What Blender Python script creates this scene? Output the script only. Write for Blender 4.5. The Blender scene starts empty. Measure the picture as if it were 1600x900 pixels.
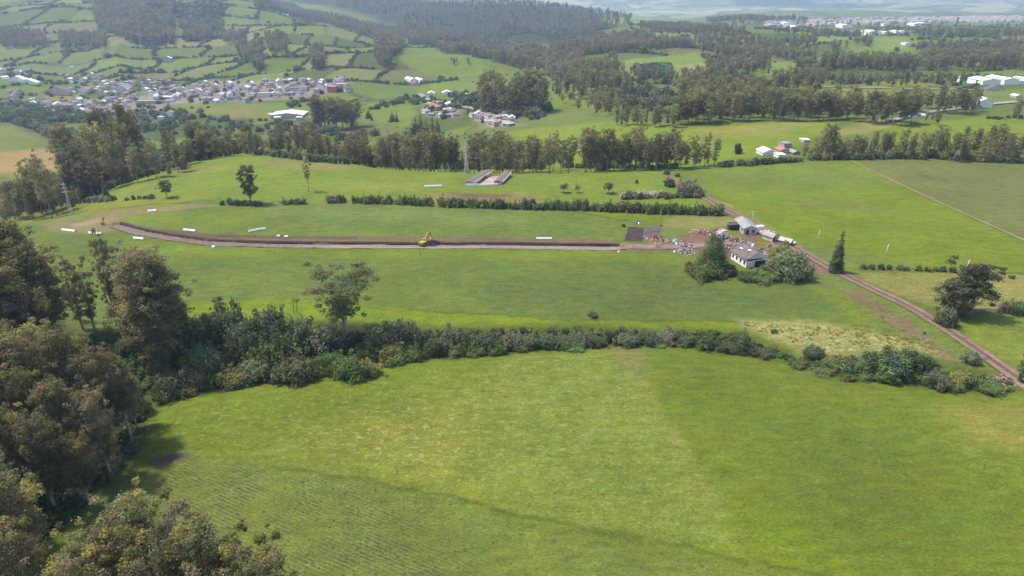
import bpy, math, random
import numpy as np

# ------------------------------------------------------------------ camera, world, sun, exposure
S = bpy.context.scene
COL = S.collection
H = 88.0                      # height of the camera above the plateau (metres)
F = 1067.0                    # focal length in photo pixels (1600 wide)
TH = math.atan(470.0 / F)     # downward pitch
cT, sT = math.cos(TH), math.sin(TH)

cam_d = bpy.data.cameras.new('camera')
cam_d.sensor_width = 36.0
cam_d.lens = F / 1600.0 * 36.0
cam_d.clip_start = 1.0
cam_d.clip_end = 40000.0
cam = bpy.data.objects.new('camera', cam_d)
cam.location = (0, 0, H)
cam.rotation_euler = (math.pi / 2 - TH, 0, 0)
COL.objects.link(cam)
S.camera = cam
S.render.resolution_x, S.render.resolution_y = 1024, 576

SUN_EL, SUN_AZ = 62.0, -75.0          # azimuth measured clockwise from +Y (sun stands on the left)
world = bpy.data.worlds.new('World')
S.world = world
world.use_nodes = True
wn = world.node_tree
bg = wn.nodes['Background']
sky = wn.nodes.new('ShaderNodeTexSky')
sky.sky_type = 'NISHITA'
sky.sun_disc = False
sky.sun_elevation = math.radians(SUN_EL)
sky.sun_rotation = math.radians(SUN_AZ)
sky.altitude = 1500
sky.dust_density = 5.0
sky.ozone_density = 0.5
wn.links.new(sky.outputs[0], bg.inputs[0])
bg.inputs[1].default_value = 0.15

sun_d = bpy.data.lights.new('sun', 'SUN')
sun_d.energy = 3.0
sun_d.angle = math.radians(4.0)
sun_d.color = (1.0, 0.93, 0.80)
sun = bpy.data.objects.new('sun', sun_d)
sun.rotation_euler = (math.radians(90 - SUN_EL), 0, math.radians(180 - SUN_AZ))
COL.objects.link(sun)

S.view_settings.view_transform = 'Standard'
S.view_settings.look = 'None'
S.view_settings.gamma = 1.0
S.view_settings.exposure = 0.92
S.render.engine = 'CYCLES'
S.cycles.max_bounces = 6
S.cycles.transparent_max_bounces = 4
S.cycles.volume_bounces = 0

HAZE_DENSITY = 0.00012

rng = np.random.default_rng(7)
random.seed(7)

# ------------------------------------------------------------------ noise
def _hash(ix, iy, seed):
    n = (ix.astype(np.int64) * 374761393 + iy.astype(np.int64) * 668265263 + seed * 1442695041) & 0xFFFFFFFF
    n = ((n ^ (n >> 13)) * 1274126177) & 0xFFFFFFFF
    return ((n ^ (n >> 16)) & 0xFFFFFF) / float(0xFFFFFF)

def vnoise(x, y, seed=0):
    x = np.asarray(x, float); y = np.asarray(y, float)
    ix = np.floor(x); iy = np.floor(y)
    fx = x - ix; fy = y - iy
    fx = fx * fx * (3 - 2 * fx); fy = fy * fy * (3 - 2 * fy)
    a = _hash(ix, iy, seed); b = _hash(ix + 1, iy, seed)
    c = _hash(ix, iy + 1, seed); d = _hash(ix + 1, iy + 1, seed)
    return (a * (1 - fx) + b * fx) * (1 - fy) + (c * (1 - fx) + d * fx) * fy - 0.5

def fbm(x, y, seed=0, octv=3):
    s = 0; a = 1.0
    for k in range(octv):
        s = s + a * vnoise(x * 2 ** k, y * 2 ** k, seed + k * 17)
        a *= 0.5
    return s

# ------------------------------------------------------------------ terrain
def z_from_py(y, py):
    r = (450.0 - py) / F
    return H + y * (r * cT - sT) / (cT + r * sT)

P = 'p'
COLS = {
 -500: [(0,0),(240,0),(330,-30),(450,-32),(600,-35),(900,-60),(1150,-58),(1500,-35),(2100,50),(2600,85),(3500,95),(13000,60)],
 0: [(0,0),(258,0),(300,-10),(330,-22),(400,-31),(450,P,268),(520,P,242),(600,P,205),(680,-45),(780,-66),(900,P,186),(1000,P,166),(1150,P,140),(1400,P,100),(1700,P,60),(2100,P,10),(2600,P,-18),(3500,95),(13000,60)],
 200: [(0,0),(322,0),(360,-5),(430,-16),(550,-45),(700,-68),(850,-70),(920,P,183),(1000,P,166),(1150,P,138),(1400,P,102),(1700,P,64),(2000,P,20),(2400,P,-12),(3500,95),(13000,60)],
 400: [(0,0),(300,0),(370,1.0),(402,P,238),(440,-6),(520,-30),(650,-55),(800,-60),(900,P,169),(1000,P,155),(1150,P,130),(1400,P,98),(1700,P,58),(1950,P,24),(2150,P,2),(2350,60),(2800,30),(3500,80),(13000,60)],
 500: [(0,0),(300,0),(372,0.5),(392,P,248),(440,-9),(520,-28),(650,-50),(760,P,199),(850,P,179),(950,P,160),(1060,P,142),(1200,P,118),(1450,P,84),(1700,P,50),(1850,P,30),(2050,-20),(2500,-10),(3200,P,-4),(4500,40),(13000,60)],
 600: [(0,0),(345,0),(362,-1),(420,-20),(520,-40),(650,-52),(750,P,200),(900,P,166),(1000,P,150),(1200,P,120),(1450,P,88),(1650,P,62),(1750,P,53),(1950,-40),(2400,-30),(3200,P,0),(4200,20),(6000,-20),(9500,P,-18),(13000,90)],
 800: [(0,0),(350,0),(380,-10),(440,-24),(520,-26),(600,P,197),(700,-33),(850,P,152),(1000,P,131),(1200,P,92),(1300,P,75),(1400,-25),(1700,-60),(2200,-35),(2700,P,6),(3200,-20),(4500,-100),(6500,P,8),(9500,P,-18),(13000,90)],
 1000: [(0,0),(352,0),(375,-7),(430,-12),(500,P,197),(620,P,163),(720,-22),(850,P,132),(1000,P,112),(1150,P,88),(1500,P,62),(2000,P,43),(2300,P,26),(2600,-20),(3500,-110),(5000,P,27),(7000,P,6),(9500,P,-18),(13000,90)],
 1200: [(0,0),(373,0),(400,-2),(450,P,212),(560,P,178),(700,P,150),(800,P,132),(950,P,105),(1250,P,72),(1700,P,52),(2600,P,38),(3600,P,29),(5500,P,15),(8000,P,0),(10500,P,-18),(13000,90)],
 1400: [(0,0),(373,0),(600,0),(700,-2),(1000,-5),(1500,P,57),(2200,P,42),(3000,P,33),(3800,P,28),(5500,P,14),(8000,P,0),(10500,P,-18),(13000,90)],
 2100: [(0,0),(373,0),(600,0),(700,-2),(1000,-5),(1500,P,57),(2200,P,42),(3000,P,33),(3800,P,28),(5500,P,14),(8000,P,0),(10500,P,-18),(13000,90)],
}
NT, NY = 420, 640
T0, T1 = -2.6, 2.6
LY0, LY1 = math.log(8.0), math.log(13000.0)
_tg = np.linspace(T0, T1, NT)
_yg = np.exp(np.linspace(LY0, LY1, NY))

def _smooth(a, s, axis):
    k = int(3 * s + 1)
    w = np.exp(-0.5 * (np.arange(-k, k + 1) / s) ** 2); w /= w.sum()
    pad = [(0, 0)] * a.ndim; pad[axis] = (k, k)
    b = np.pad(a, pad, mode='edge')
    out = 0
    for i, ww in enumerate(w):
        sl = [slice(None)] * a.ndim; sl[axis] = slice(i, i + a.shape[axis])
        out = out + ww * b[tuple(sl)]
    return out

def _build_table():
    ks = sorted(COLS)
    prof = []
    for k in ks:
        ys, zs = [], []
        for e in COLS[k]:
            ys.append(max(e[0], 5.0)); zs.append(z_from_py(e[0], e[2]) if len(e) == 3 else e[1])
        prof.append(np.interp(np.log(_yg), np.log(ys), zs))
    prof = np.array(prof)
    px = 800 + _tg * 1100.0
    kk = np.array(ks, float)
    tab = np.zeros((NT, NY))
    idx = np.clip(np.searchsorted(kk, px) - 1, 0, len(kk) - 2)
    f = np.clip((px - kk[idx]) / (kk[idx + 1] - kk[idx]), 0, 1)
    f = f * f * (3 - 2 * f) * 0.5 + f * 0.5
    tab = prof[idx] * (1 - f)[:, None] + prof[idx + 1] * f[:, None]
    tab = _smooth(tab, 3.0, 0)
    tab = _smooth(tab, 3.0, 1)
    return tab
TAB = _build_table()

CUTS = []          # (polyline Nx2 world, width, depth, kind)

def seg_dist(x, y, line):
    """distance to polyline and signed side (positive = left of travel)"""
    best = np.full(x.shape, 1e9); side = np.zeros(x.shape)
    for (ax, ay), (bx, by) in zip(line[:-1], line[1:]):
        dx, dy = bx - ax, by - ay
        L2 = dx * dx + dy * dy
        t = np.clip(((x - ax) * dx + (y - ay) * dy) / L2, 0, 1)
        d = np.hypot(x - ax - t * dx, y - ay - t * dy)
        m = d < best
        best = np.where(m, d, best)
        side = np.where(m, np.sign(dx * (y - ay) - dy * (x - ax)), side)
    return best, side

def height(x, y):
    x = np.asarray(x, float); y = np.maximum(np.asarray(y, float), 8.5)
    t = np.clip(x / y, T0, T1 - 1e-6)
    ft = (t - T0) / (T1 - T0) * (NT - 1)
    fy = np.clip((np.log(y) - LY0) / (LY1 - LY0) * (NY - 1), 0, NY - 1.001)
    it = ft.astype(int); iy = fy.astype(int)
    it = np.clip(it, 0, NT - 2); iy = np.clip(iy, 0, NY - 2)
    a = ft - it; b = fy - iy
    z = (TAB[it, iy] * (1 - a) + TAB[it + 1, iy] * a) * (1 - b) + (TAB[it, iy + 1] * (1 - a) + TAB[it + 1, iy + 1] * a) * b
    z = z + 1.1 * fbm(x / 60.0, y / 60.0, 3, 2) * np.clip((y - 60) / 80, 0, 1)
    far = np.clip((y - 600) / 500.0, 0, 1)
    if not (y > 600).any(): far = 0.0
    if not np.isscalar(far): z = z + far * 26.0 * fbm(x / 280.0, y / 280.0, 11, 3)
    if not np.isscalar(far):
        rl = np.clip((y - 950) / 350.0, 0, 1) * np.clip((2600 - y) / 500.0, 0, 1) * np.clip((350 - x) / 300.0, 0, 1)
        z = z + rl * 26.0 * (0.30 - 2.0 * np.abs(fbm(x / 260.0 + y / 900.0, y / 800.0, 301, 2)))
    vf = np.clip((y - 3800) / 3000.0, 0, 1)
    z = z + vf * 60.0 * fbm(x / 1300.0, y / 1100.0, 23, 4)
    z = np.minimum(z, 118.0)
    for line, w, dep, kind in CUTS:
        b0 = line.min(0) - 40; b1 = line.max(0) + 40
        sel = (x > b0[0]) & (x < b1[0]) & (y > b0[1]) & (y < b1[1])
        if not sel.any(): continue
        z = np.array(z); zf = z; z = zf[sel]
        d, s = seg_dist(x[sel], y[sel], line)
        if kind == 'gully':
            z = z - dep * np.exp(-(d / w) ** 2)
        elif kind == 'trench':           # vertical bank on the far side, ramp on the near side
            sd = d * s
            m = np.where(sd > 0, np.clip((w - sd) / 0.5, 0, 1), np.clip((w + 1.5 + sd) / 1.5, 0, 1))
            z = z - dep * np.clip(m, 0, 1)
        zf[sel] = z; z = zf
    return z

def depth_of(y, z):
    return y * cT + (H - z) * sT

def project(x, y, z):
    d = depth_of(y, z)
    up = y * sT + (z - H) * cT
    return 800 + F * x / d, 450 - F * up / d

def hit(px, py):
    """first point of the terrain behind photo pixel (vectorised)"""
    px = np.atleast_1d(np.asarray(px, float)); py = np.atleast_1d(np.asarray(py, float))
    rx = (px - 800) / F; u = (450 - py) / F
    dy = cT + u * sT; dz = -sT + u * cT
    n = px.size
    ss = 20.0 * 1.012 ** np.arange(541)
    lo = np.full(n, 12400.0); hi = np.full(n, 12500.0)
    for c0 in range(0, n, 400):
        sl = slice(c0, c0 + 400)
        g = ss[None, :]
        below = (H + dz[sl, None] * g) < height(rx[sl, None] * g, dy[sl, None] * g)
        k = np.argmax(below, 1); ok = below.any(1) & (k > 0)
        lo[sl] = np.where(ok, ss[np.maximum(k - 1, 0)], lo[sl]); hi[sl] = np.where(ok, ss[k], hi[sl])
    for _ in range(16):
        m = (lo + hi) / 2
        b = (H + dz * m) < height(rx * m, dy * m)
        hi = np.where(b, m, hi); lo = np.where(b, lo, m)
    m = (lo + hi) / 2
    return np.stack([rx * m, dy * m, height(rx * m, dy * m)], 1)

def at(px, py):
    return hit(px, py)[0]

def at_y(px, y):
    """world point on the terrain in photo column px at forward distance y (used where the ground itself is hidden)"""
    x = 0.0
    for _ in range(4):
        z = float(height(np.array([x]), np.array([y]))[0])
        x = (px - 800) / F * depth_of(y, z)
    return np.array([x, y, float(height(np.array([x]), np.array([y]))[0])])

def wpoly(pts):
    p = np.array(pts, float)
    return hit(p[:, 0], p[:, 1])[:, :2]

def densify(pts, n=6):
    out = []
    for a, b in zip(pts[:-1], pts[1:]):
        for k in range(n):
            t = k / n
            out.append((a[0] + (b[0] - a[0]) * t, a[1] + (b[1] - a[1]) * t))
    out.append(pts[-1])
    return out

# local cuts: hedgerow gully and the excavated road
gully_l = wpoly([(200,640),(300,600),(420,580),(600,548),(760,538),(900,530),(1040,528),(1160,545),(1300,575),(1420,592),(1540,605)])
TRENCH_PX = [(178,350),(215,361),(270,370),(330,378),(420,381),(560,382),(700,383),(850,384),(968,385)]
trench_l = wpoly(TRENCH_PX)
CUTS.append((gully_l, 7.0, 2.2, 'gully'))
CUTS.append((trench_l, 2.4, 0.9, 'trench'))

def inside(x, y, poly):
    c = np.zeros(x.shape, bool)
    n = len(poly)
    for i in range(n):
        x1, y1 = poly[i]; x2, y2 = poly[(i + 1) % n]
        if y1 == y2: continue
        m = ((y1 > y) != (y2 > y)) & (x < (x2 - x1) * (y - y1) / (y2 - y1) + x1)
        c ^= m
    return c

def poly_mask(x, y, poly, feather):
    """soft inside mask (0..1) in world metres"""
    x0, y0 = poly.min(0) - feather; x1, y1 = poly.max(0) + feather
    m = np.zeros(x.shape)
    sel = (x > x0) & (x < x1) & (y > y0) & (y < y1)
    if not sel.any(): return m
    xs, ys = x[sel], y[sel]
    ins = inside(xs, ys, poly)
    d, _ = seg_dist(xs, ys, np.vstack([poly, poly[:1]]))
    sd = np.where(ins, d, -d)
    m[sel] = np.clip(0.5 + sd / (2 * feather), 0, 1)
    return m

def lin(c):
    c = np.array(c, float) / 255.0
    return np.where(c <= 0.04045, c / 12.92, ((c + 0.055) / 1.055) ** 2.4)

KLIGHT = 1.95           # how much brighter a sunlit level white surface is than its base colour
def alb(*c):
    v = lin(c)
    if v[1] > v[0] * 1.05 and v[1] > v[2] * 1.2:      # grass: a little greyer and yellower
        v = np.array([max(v[0] * 1.03, 0.68 * v[1]), v[1] * 0.95, v[2] * 0.92])
        v = v * 0.96 + 0.04 * v.mean()
    return v / KLIGHT

# ------------------------------------------------------------------ object helpers
def tag(o, label=None, cat=None, group=None, kind=None):
    if label: o['label'] = label
    if cat: o['category'] = cat
    if group: o['group'] = group
    if kind: o['kind'] = kind
    return o

def np_mesh(name, V, faces, mats=(), colors=None, midx=None, smooth=False):
    """faces: int array (n,k) of one k, or list of such arrays"""
    me = bpy.data.meshes.new(name)
    if isinstance(faces, np.ndarray): faces = [faces]
    V = np.asarray(V, np.float32)
    nl = sum(f.size for f in faces); nf = sum(len(f) for f in faces)
    me.vertices.add(len(V)); me.vertices.foreach_set('co', V.ravel())
    me.loops.add(nl); me.polygons.add(nf)
    me.loops.foreach_set('vertex_index', np.concatenate([f.ravel() for f in faces]).astype(np.int32))
    tot = np.concatenate([np.full(len(f), f.shape[1]) for f in faces]).astype(np.int32)
    st = np.concatenate([[0], np.cumsum(tot)[:-1]]).astype(np.int32)
    me.polygons.foreach_set('loop_start', st)
    me.polygons.foreach_set('loop_total', tot)
    for m in mats: me.materials.append(m)
    if midx is not None: me.polygons.foreach_set('material_index', np.asarray(midx, np.int32))
    if smooth: me.polygons.foreach_set('use_smooth', np.ones(nf, bool))
    me.update(calc_edges=True)
    if colors is not None:
        a = me.color_attributes.new('Col', 'FLOAT_COLOR', 'POINT')
        c = np.ones((len(V), 4), np.float32); c[:, :3] = colors
        a.data.foreach_set('color', c.ravel())
    return me

def link(name, me, parent=None, loc=None, rz=0.0):
    o = bpy.data.objects.new(name, me)
    COL.objects.link(o)
    if parent is not None: o.parent = parent
    if loc is not None: o.location = loc
    if rz: o.rotation_euler = (0, 0, rz)
    return o

def empty(name, loc, rz=0.0):
    o = link(name, None, None, loc, rz)
    o.empty_display_size = 1.0
    return o

class MB:
    """collects shapes into one mesh"""
    def __init__(s): s.V = []; s.F = []; s.n = 0
    def add(s, v, f):
        s.V.extend([tuple(p) for p in v]); s.F.extend([tuple(i + s.n for i in q) for q in f]); s.n += len(v)
    def box(s, c, d, rz=0.0, taper=1.0):
        cx, cy, cz = c; dx, dy, dz = d[0] / 2, d[1] / 2, d[2] / 2
        co, si = math.cos(rz), math.sin(rz)
        v = []
        for z, k in ((-dz, 1.0), (dz, taper)):
            for x, y in ((-dx, -dy), (dx, -dy), (dx, dy), (-dx, dy)):
                x *= k; y *= k
                v.append((cx + x * co - y * si, cy + x * si + y * co, cz + z))
        s.add(v, [(3,2,1,0),(4,5,6,7),(0,1,5,4),(1,2,6,5),(2,3,7,6),(3,0,4,7)])
    def tube(s, pts, rad, n=6, cap=True):
        pts = [np.array(p, float) for p in pts]
        if not hasattr(rad, '__len__'): rad = [rad] * len(pts)
        v = []; f = []
        for i, p in enumerate(pts):
            d = pts[min(i + 1, len(pts) - 1)] - pts[max(i - 1, 0)]
            d = d / (np.linalg.norm(d) + 1e-9)
            a = np.cross(d, (0.3, 0.95, 0.1) if abs(d[2]) > 0.6 else (0, 0, 1)); a /= np.linalg.norm(a) + 1e-9
            b = np.cross(d, a)
            for k in range(n):
                an = 2 * math.pi * k / n
                v.append(p + rad[i] * (math.cos(an) * a + math.sin(an) * b))
        for i in range(len(pts) - 1):
            for k in range(n):
                k2 = (k + 1) % n
                f.append((i * n + k, i * n + k2, (i + 1) * n + k2, (i + 1) * n + k))
        if cap:
            f.append(tuple(range(n - 1, -1, -1))); f.append(tuple((len(pts) - 1) * n + k for k in range(n)))
        s.add(v, f)
    def prism(s, pts2, y0, y1):
        """outline in the local x-z plane pushed along y"""
        n = len(pts2)
        v = [(x, y0, z) for x, z in pts2] + [(x, y1, z) for x, z in pts2]
        f = [tuple(range(n)), tuple(range(2 * n - 1, n - 1, -1))]
        f += [(i, i + n, (i + 1) % n + n, (i + 1) % n) for i in range(n)]
        s.add(v, f)
    def mesh(s, name, mat, smooth=False):
        me = bpy.data.meshes.new(name)
        me.from_pydata(s.V, [], s.F)
        for m in (mat if isinstance(mat, (list, tuple)) else [mat]): me.materials.append(m)
        if smooth: me.polygons.foreach_set('use_smooth', [True] * len(me.polygons))
        me.update()
        return me
    def build(s, name, mat, parent=None, loc=None, rz=0.0, smooth=False):
        return link(name, s.mesh(name, mat, smooth), parent, loc, rz)

# ------------------------------------------------------------------ materials
def nodes_of(name):
    m = bpy.data.materials.new(name); m.use_nodes = True
    nt = m.node_tree
    b = nt.nodes['Principled BSDF']
    return m, nt, b

def paint(name, col, rough=0.7, var=0.15, scale=2.0, metal=0.0, spec=0.3, rnd=0.0):
    m, nt, b = nodes_of(name)
    tc = nt.nodes.new('ShaderNodeTexCoord')
    nz = nt.nodes.new('ShaderNodeTexNoise'); nz.inputs['Scale'].default_value = scale; nz.inputs['Detail'].default_value = 5
    nt.links.new(tc.outputs['Object'], nz.inputs['Vector'])
    mr = nt.nodes.new('ShaderNodeMapRange'); mr.inputs['To Min'].default_value = 1 - var * 1.6; mr.inputs['To Max'].default_value = 1 + var * 1.6
    mr.inputs['From Min'].default_value = 0.2; mr.inputs['From Max'].default_value = 0.8
    nt.links.new(nz.outputs['Fac'], mr.inputs['Value'])
    mx = nt.nodes.new('ShaderNodeVectorMath'); mx.operation = 'SCALE'
    mx.inputs[0].default_value = col
    nt.links.new(mr.outputs[0], mx.inputs['Scale'])
    out = mx.outputs[0]
    if rnd:
        oi = nt.nodes.new('ShaderNodeObjectInfo')
        m2 = nt.nodes.new('ShaderNodeMapRange'); m2.inputs['To Min'].default_value = 1 - rnd; m2.inputs['To Max'].default_value = 1 + rnd * 0.6
        nt.links.new(oi.outputs['Random'], m2.inputs['Value'])
        m3 = nt.nodes.new('ShaderNodeVectorMath'); m3.operation = 'SCALE'
        nt.links.new(out, m3.inputs[0]); nt.links.new(m2.outputs[0], m3.inputs['Scale'])
        out = m3.outputs[0]
    nt.links.new(out, b.inputs['Base Color'])
    b.inputs['Roughness'].default_value = rough
    b.inputs['Metallic'].default_value = metal
    b.inputs['Specular IOR Level'].default_value = spec
    return m

def leaf_material():
    m, nt, b = nodes_of('foliage')
    nt.nodes.remove(b)
    at_ = nt.nodes.new('ShaderNodeAttribute'); at_.attribute_name = 'Col'
    oi = nt.nodes.new('ShaderNodeObjectInfo')
    mr = nt.nodes.new('ShaderNodeMapRange'); mr.inputs['To Min'].default_value = 0.75; mr.inputs['To Max'].default_value = 1.22
    nt.links.new(oi.outputs['Random'], mr.inputs['Value'])
    sc = nt.nodes.new('ShaderNodeVectorMath'); sc.operation = 'SCALE'
    nt.links.new(at_.outputs['Color'], sc.inputs[0]); nt.links.new(mr.outputs[0], sc.inputs['Scale'])
    # a second random value drifts some plants towards olive brown
    m2 = nt.nodes.new('ShaderNodeMath'); m2.operation = 'MULTIPLY'; m2.inputs[1].default_value = 7.31
    nt.links.new(oi.outputs['Random'], m2.inputs[0])
    fr = nt.nodes.new('ShaderNodeMath'); fr.operation = 'FRACT'
    nt.links.new(m2.outputs[0], fr.inputs[0])
    mm = nt.nodes.new('ShaderNodeMath'); mm.operation = 'MULTIPLY'; mm.inputs[1].default_value = 0.6
    nt.links.new(fr.outputs[0], mm.inputs[0])
    tint = nt.nodes.new('ShaderNodeVectorMath'); tint.operation = 'MULTIPLY'; tint.inputs[1].default_value = (1.10, 0.97, 1.0)
    nt.links.new(sc.outputs[0], tint.inputs[0])
    mx = nt.nodes.new('ShaderNodeMix'); mx.data_type = 'RGBA'
    nt.links.new(mm.outputs[0], mx.inputs['Factor'])
    nt.links.new(sc.outputs[0], mx.inputs['A']); nt.links.new(tint.outputs[0], mx.inputs['B'])
    d = nt.nodes.new('ShaderNodeBsdfDiffuse'); t = nt.nodes.new('ShaderNodeBsdfTranslucent')
    ms = nt.nodes.new('ShaderNodeMixShader'); ms.inputs[0].default_value = 0.45
    nt.links.new(mx.outputs['Result'], d.inputs[0]); nt.links.new(mx.outputs['Result'], t.inputs[0])
    nt.links.new(d.outputs[0], ms.inputs[1]); nt.links.new(t.outputs[0], ms.inputs[2])
    nt.links.new(ms.outputs[0], nt.nodes['Material Output'].inputs[0])
    return m

ROW_DIR = None
def ground_material(rowdir):
    m, nt, b = nodes_of('grass_ground')
    L = nt.links.new
    N = nt.nodes.new
    tc = N('ShaderNodeTexCoord')
    at_ = N('ShaderNodeAttribute'); at_.attribute_name = 'Col'
    msk = N('ShaderNodeAttribute'); msk.attribute_name = 'Mask'
    sep = N('ShaderNodeSeparateColor'); L(msk.outputs['Color'], sep.inputs[0])
    def noise(scale, detail, rough=0.6, stretch=None):
        n = N('ShaderNodeTexNoise'); n.inputs['Scale'].default_value = scale; n.inputs['Detail'].default_value = detail
        n.inputs['Roughness'].default_value = rough
        if stretch:
            mp = N('ShaderNodeMapping'); mp.inputs['Scale'].default_value = stretch
            L(tc.outputs['Object'], mp.inputs['Vector']); L(mp.outputs[0], n.inputs['Vector'])
        else: L(tc.outputs['Object'], n.inputs['Vector'])
        return n.outputs['Fac']
    def rng_(v, lo, hi, a=0.25, c=0.75):
        r = N('ShaderNodeMapRange'); r.inputs['From Min'].default_value = a; r.inputs['From Max'].default_value = c
        r.inputs['To Min'].default_value = lo; r.inputs['To Max'].default_value = hi
        L(v, r.inputs['Value']); return r.outputs[0]
    def mul(a, c):
        q = N('ShaderNodeMath'); q.operation = 'MULTIPLY'; L(a, q.inputs[0])
        if isinstance(c, float): q.inputs[1].default_value = c
        else: L(c, q.inputs[1])
        return q.outputs[0]
    big = rng_(noise(0.035, 5), 0.82, 1.16)
    med = rng_(noise(0.5, 6, 0.7, (0.35, 1.0, 1)), 0.70, 1.30)
    fine = rng_(noise(3.4, 4, 0.75, (0.5, 1.0, 1)), 0.45, 1.55)
    f = mul(mul(big, med), fine)
    c1 = N('ShaderNodeVectorMath'); c1.operation = 'SCALE'; L(at_.outputs['Color'], c1.inputs[0]); L(f, c1.inputs['Scale'])
    # drift of hue: yellower and bluer patches
    hue = rng_(noise(0.09, 6, 0.65), 0.0, 1.0, 0.35, 0.68)
    ye = N('ShaderNodeVectorMath'); ye.operation = 'MULTIPLY'; ye.inputs[1].default_value = (1.14, 1.0, 0.85)
    L(c1.outputs[0], ye.inputs[0])
    gr = N('ShaderNodeVectorMath'); gr.operation = 'MULTIPLY'; gr.inputs[1].default_value = (0.93, 0.98, 1.0)
    L(c1.outputs[0], gr.inputs[0])
    mx = N('ShaderNodeMix'); mx.data_type = 'RGBA'; L(hue, mx.inputs['Factor']); L(gr.outputs[0], mx.inputs['A']); L(ye.outputs[0], mx.inputs['B'])
    # pale seed heads and straw where the second mask channel says so
    st = mul(rng_(noise(0.8, 5, 0.75, (0.7, 1.0, 1)), 0.0, 1.0, 0.54, 0.66), sep.outputs[1])
    m2 = N('ShaderNodeMix'); m2.data_type = 'RGBA'; L(st, m2.inputs['Factor']); L(mx.outputs['Result'], m2.inputs['A']); m2.inputs['B'].default_value = (0.36, 0.36, 0.15, 1)
    # planted rows: bare soil between crop plants
    mp = N('ShaderNodeMapping'); mp.inputs['Rotation'].default_value = (0, 0, -rowdir)
    L(tc.outputs['Object'], mp.inputs['Vector'])
    wv = N('ShaderNodeTexWave'); wv.wave_type = 'BANDS'; wv.bands_direction = 'Y'
    wv.inputs['Scale'].default_value = 0.42; wv.inputs['Distortion'].default_value = 3.5; wv.inputs['Detail'].default_value = 3
    wv.inputs['Detail Scale'].default_value = 2.2
    L(mp.outputs[0], wv.inputs['Vector'])
    brk = rng_(noise(1.3, 4, 0.75), 0.0, 1.0, 0.42, 0.54)
    brk2 = rng_(noise(0.10, 4, 0.6), 0.3, 1.0, 0.38, 0.58)
    soil = mul(mul(mul(rng_(wv.outputs['Fac'], 0.0, 1.0, 0.4, 0.75), brk), brk2), sep.outputs[0])
    m3 = N('ShaderNodeMix'); m3.data_type = 'RGBA'; L(soil, m3.inputs['Factor']); L(m2.outputs['Result'], m3.inputs['A']); m3.inputs['B'].default_value = (0.06, 0.048, 0.040, 1)
    L(m3.outputs['Result'], b.inputs['Base Color'])
    b.inputs['Roughness'].default_value = 0.95
    b.inputs['Specular IOR Level'].default_value = 0.12
    bp = N('ShaderNodeBump'); bp.inputs['Strength'].default_value = 0.8; bp.inputs['Distance'].default_value = 0.35
    hs = N('ShaderNodeMath'); hs.operation = 'ADD'
    L(noise(1.3, 5, 0.7, (0.8, 1.0, 1)), hs.inputs[0]); L(mul(noise(0.25, 4, 0.6), 2.0), hs.inputs[1])
    L(hs.outputs[0], bp.inputs['Height']); L(bp.outputs[0], b.inputs['Normal'])
    return m

def earth_material(name='earth'):
    m, nt, b = nodes_of(name)
    L = nt.links.new; N = nt.nodes.new
    tc = N('ShaderNodeTexCoord')
    at_ = N('ShaderNodeAttribute'); at_.attribute_name = 'Col'
    n = N('ShaderNodeTexNoise'); n.inputs['Scale'].default_value = 0.9; n.inputs['Detail'].default_value = 7; n.inputs['Roughness'].default_value = 0.7
    L(tc.outputs['Object'], n.inputs['Vector'])
    r = N('ShaderNodeMapRange'); r.inputs['From Min'].default_value = 0.25; r.inputs['From Max'].default_value = 0.75
    r.inputs['To Min'].default_value = 0.55; r.inputs['To Max'].default_value = 1.45
    L(n.outputs['Fac'], r.inputs['Value'])
    c = N('ShaderNodeVectorMath'); c.operation = 'SCALE'; L(at_.outputs['Color'], c.inputs[0]); L(r.outputs[0], c.inputs['Scale'])
    L(c.outputs[0], b.inputs['Base Color']); b.inputs['Roughness'].default_value = 0.95; b.inputs['Specular IOR Level'].default_value = 0.15
    bp = N('ShaderNodeBump'); bp.inputs['Strength'].default_value = 0.8; bp.inputs['Distance'].default_value = 0.25
    L(n.outputs['Fac'], bp.inputs['Height']); L(bp.outputs[0], b.inputs['Normal'])
    return m

M = {}
M['leaf'] = leaf_material()
M['earth'] = earth_material()
M['bark_pale'] = paint('pale_bark', (0.30, 0.26, 0.21), 0.9, 0.35, 3.0)
M['bark_dark'] = paint('dark_bark', (0.10, 0.08, 0.06), 0.9, 0.3, 3.0)
M['white_plastic'] = paint('white_plastic', (0.78, 0.79, 0.80), 0.45, 0.05, 1.0)
M['galv'] = paint('galvanised_steel', (0.5, 0.5, 0.5), 0.6, 0.1, 1.0)
M['wall_white'] = paint('white_render', (0.80, 0.765, 0.71), 0.85, 0.14, 1.2)
M['wall_pale'] = paint('pale_render', (0.60, 0.53, 0.48), 0.85, 0.16, 0.6, rnd=0.35)
M['wall_pink'] = paint('pink_render', (0.55, 0.38, 0.34), 0.85, 0.16, 0.6, rnd=0.2)
M['wall_red'] = paint('red_render', (0.50, 0.12, 0.13), 0.85, 0.12, 0.6, rnd=0.15)
M['wall_blue'] = paint('blue_render', (0.30, 0.44, 0.54), 0.85, 0.12, 0.6, rnd=0.2)
M['wall_grey'] = paint('grey_block', (0.30, 0.29, 0.29), 0.9, 0.2, 0.6, rnd=0.25)
M['wall_brick'] = paint('bare_brick', (0.32, 0.17, 0.12), 0.9, 0.2, 0.6, rnd=0.2)
M['roof_grey'] = paint('grey_sheet_roof', (0.34, 0.30, 0.27), 0.75, 0.2, 0.8, rnd=0.45, spec=0.08)
M['roof_rust'] = paint('rusty_sheet_roof', (0.26, 0.17, 0.13), 0.85, 0.3, 0.8, rnd=0.3)
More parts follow.
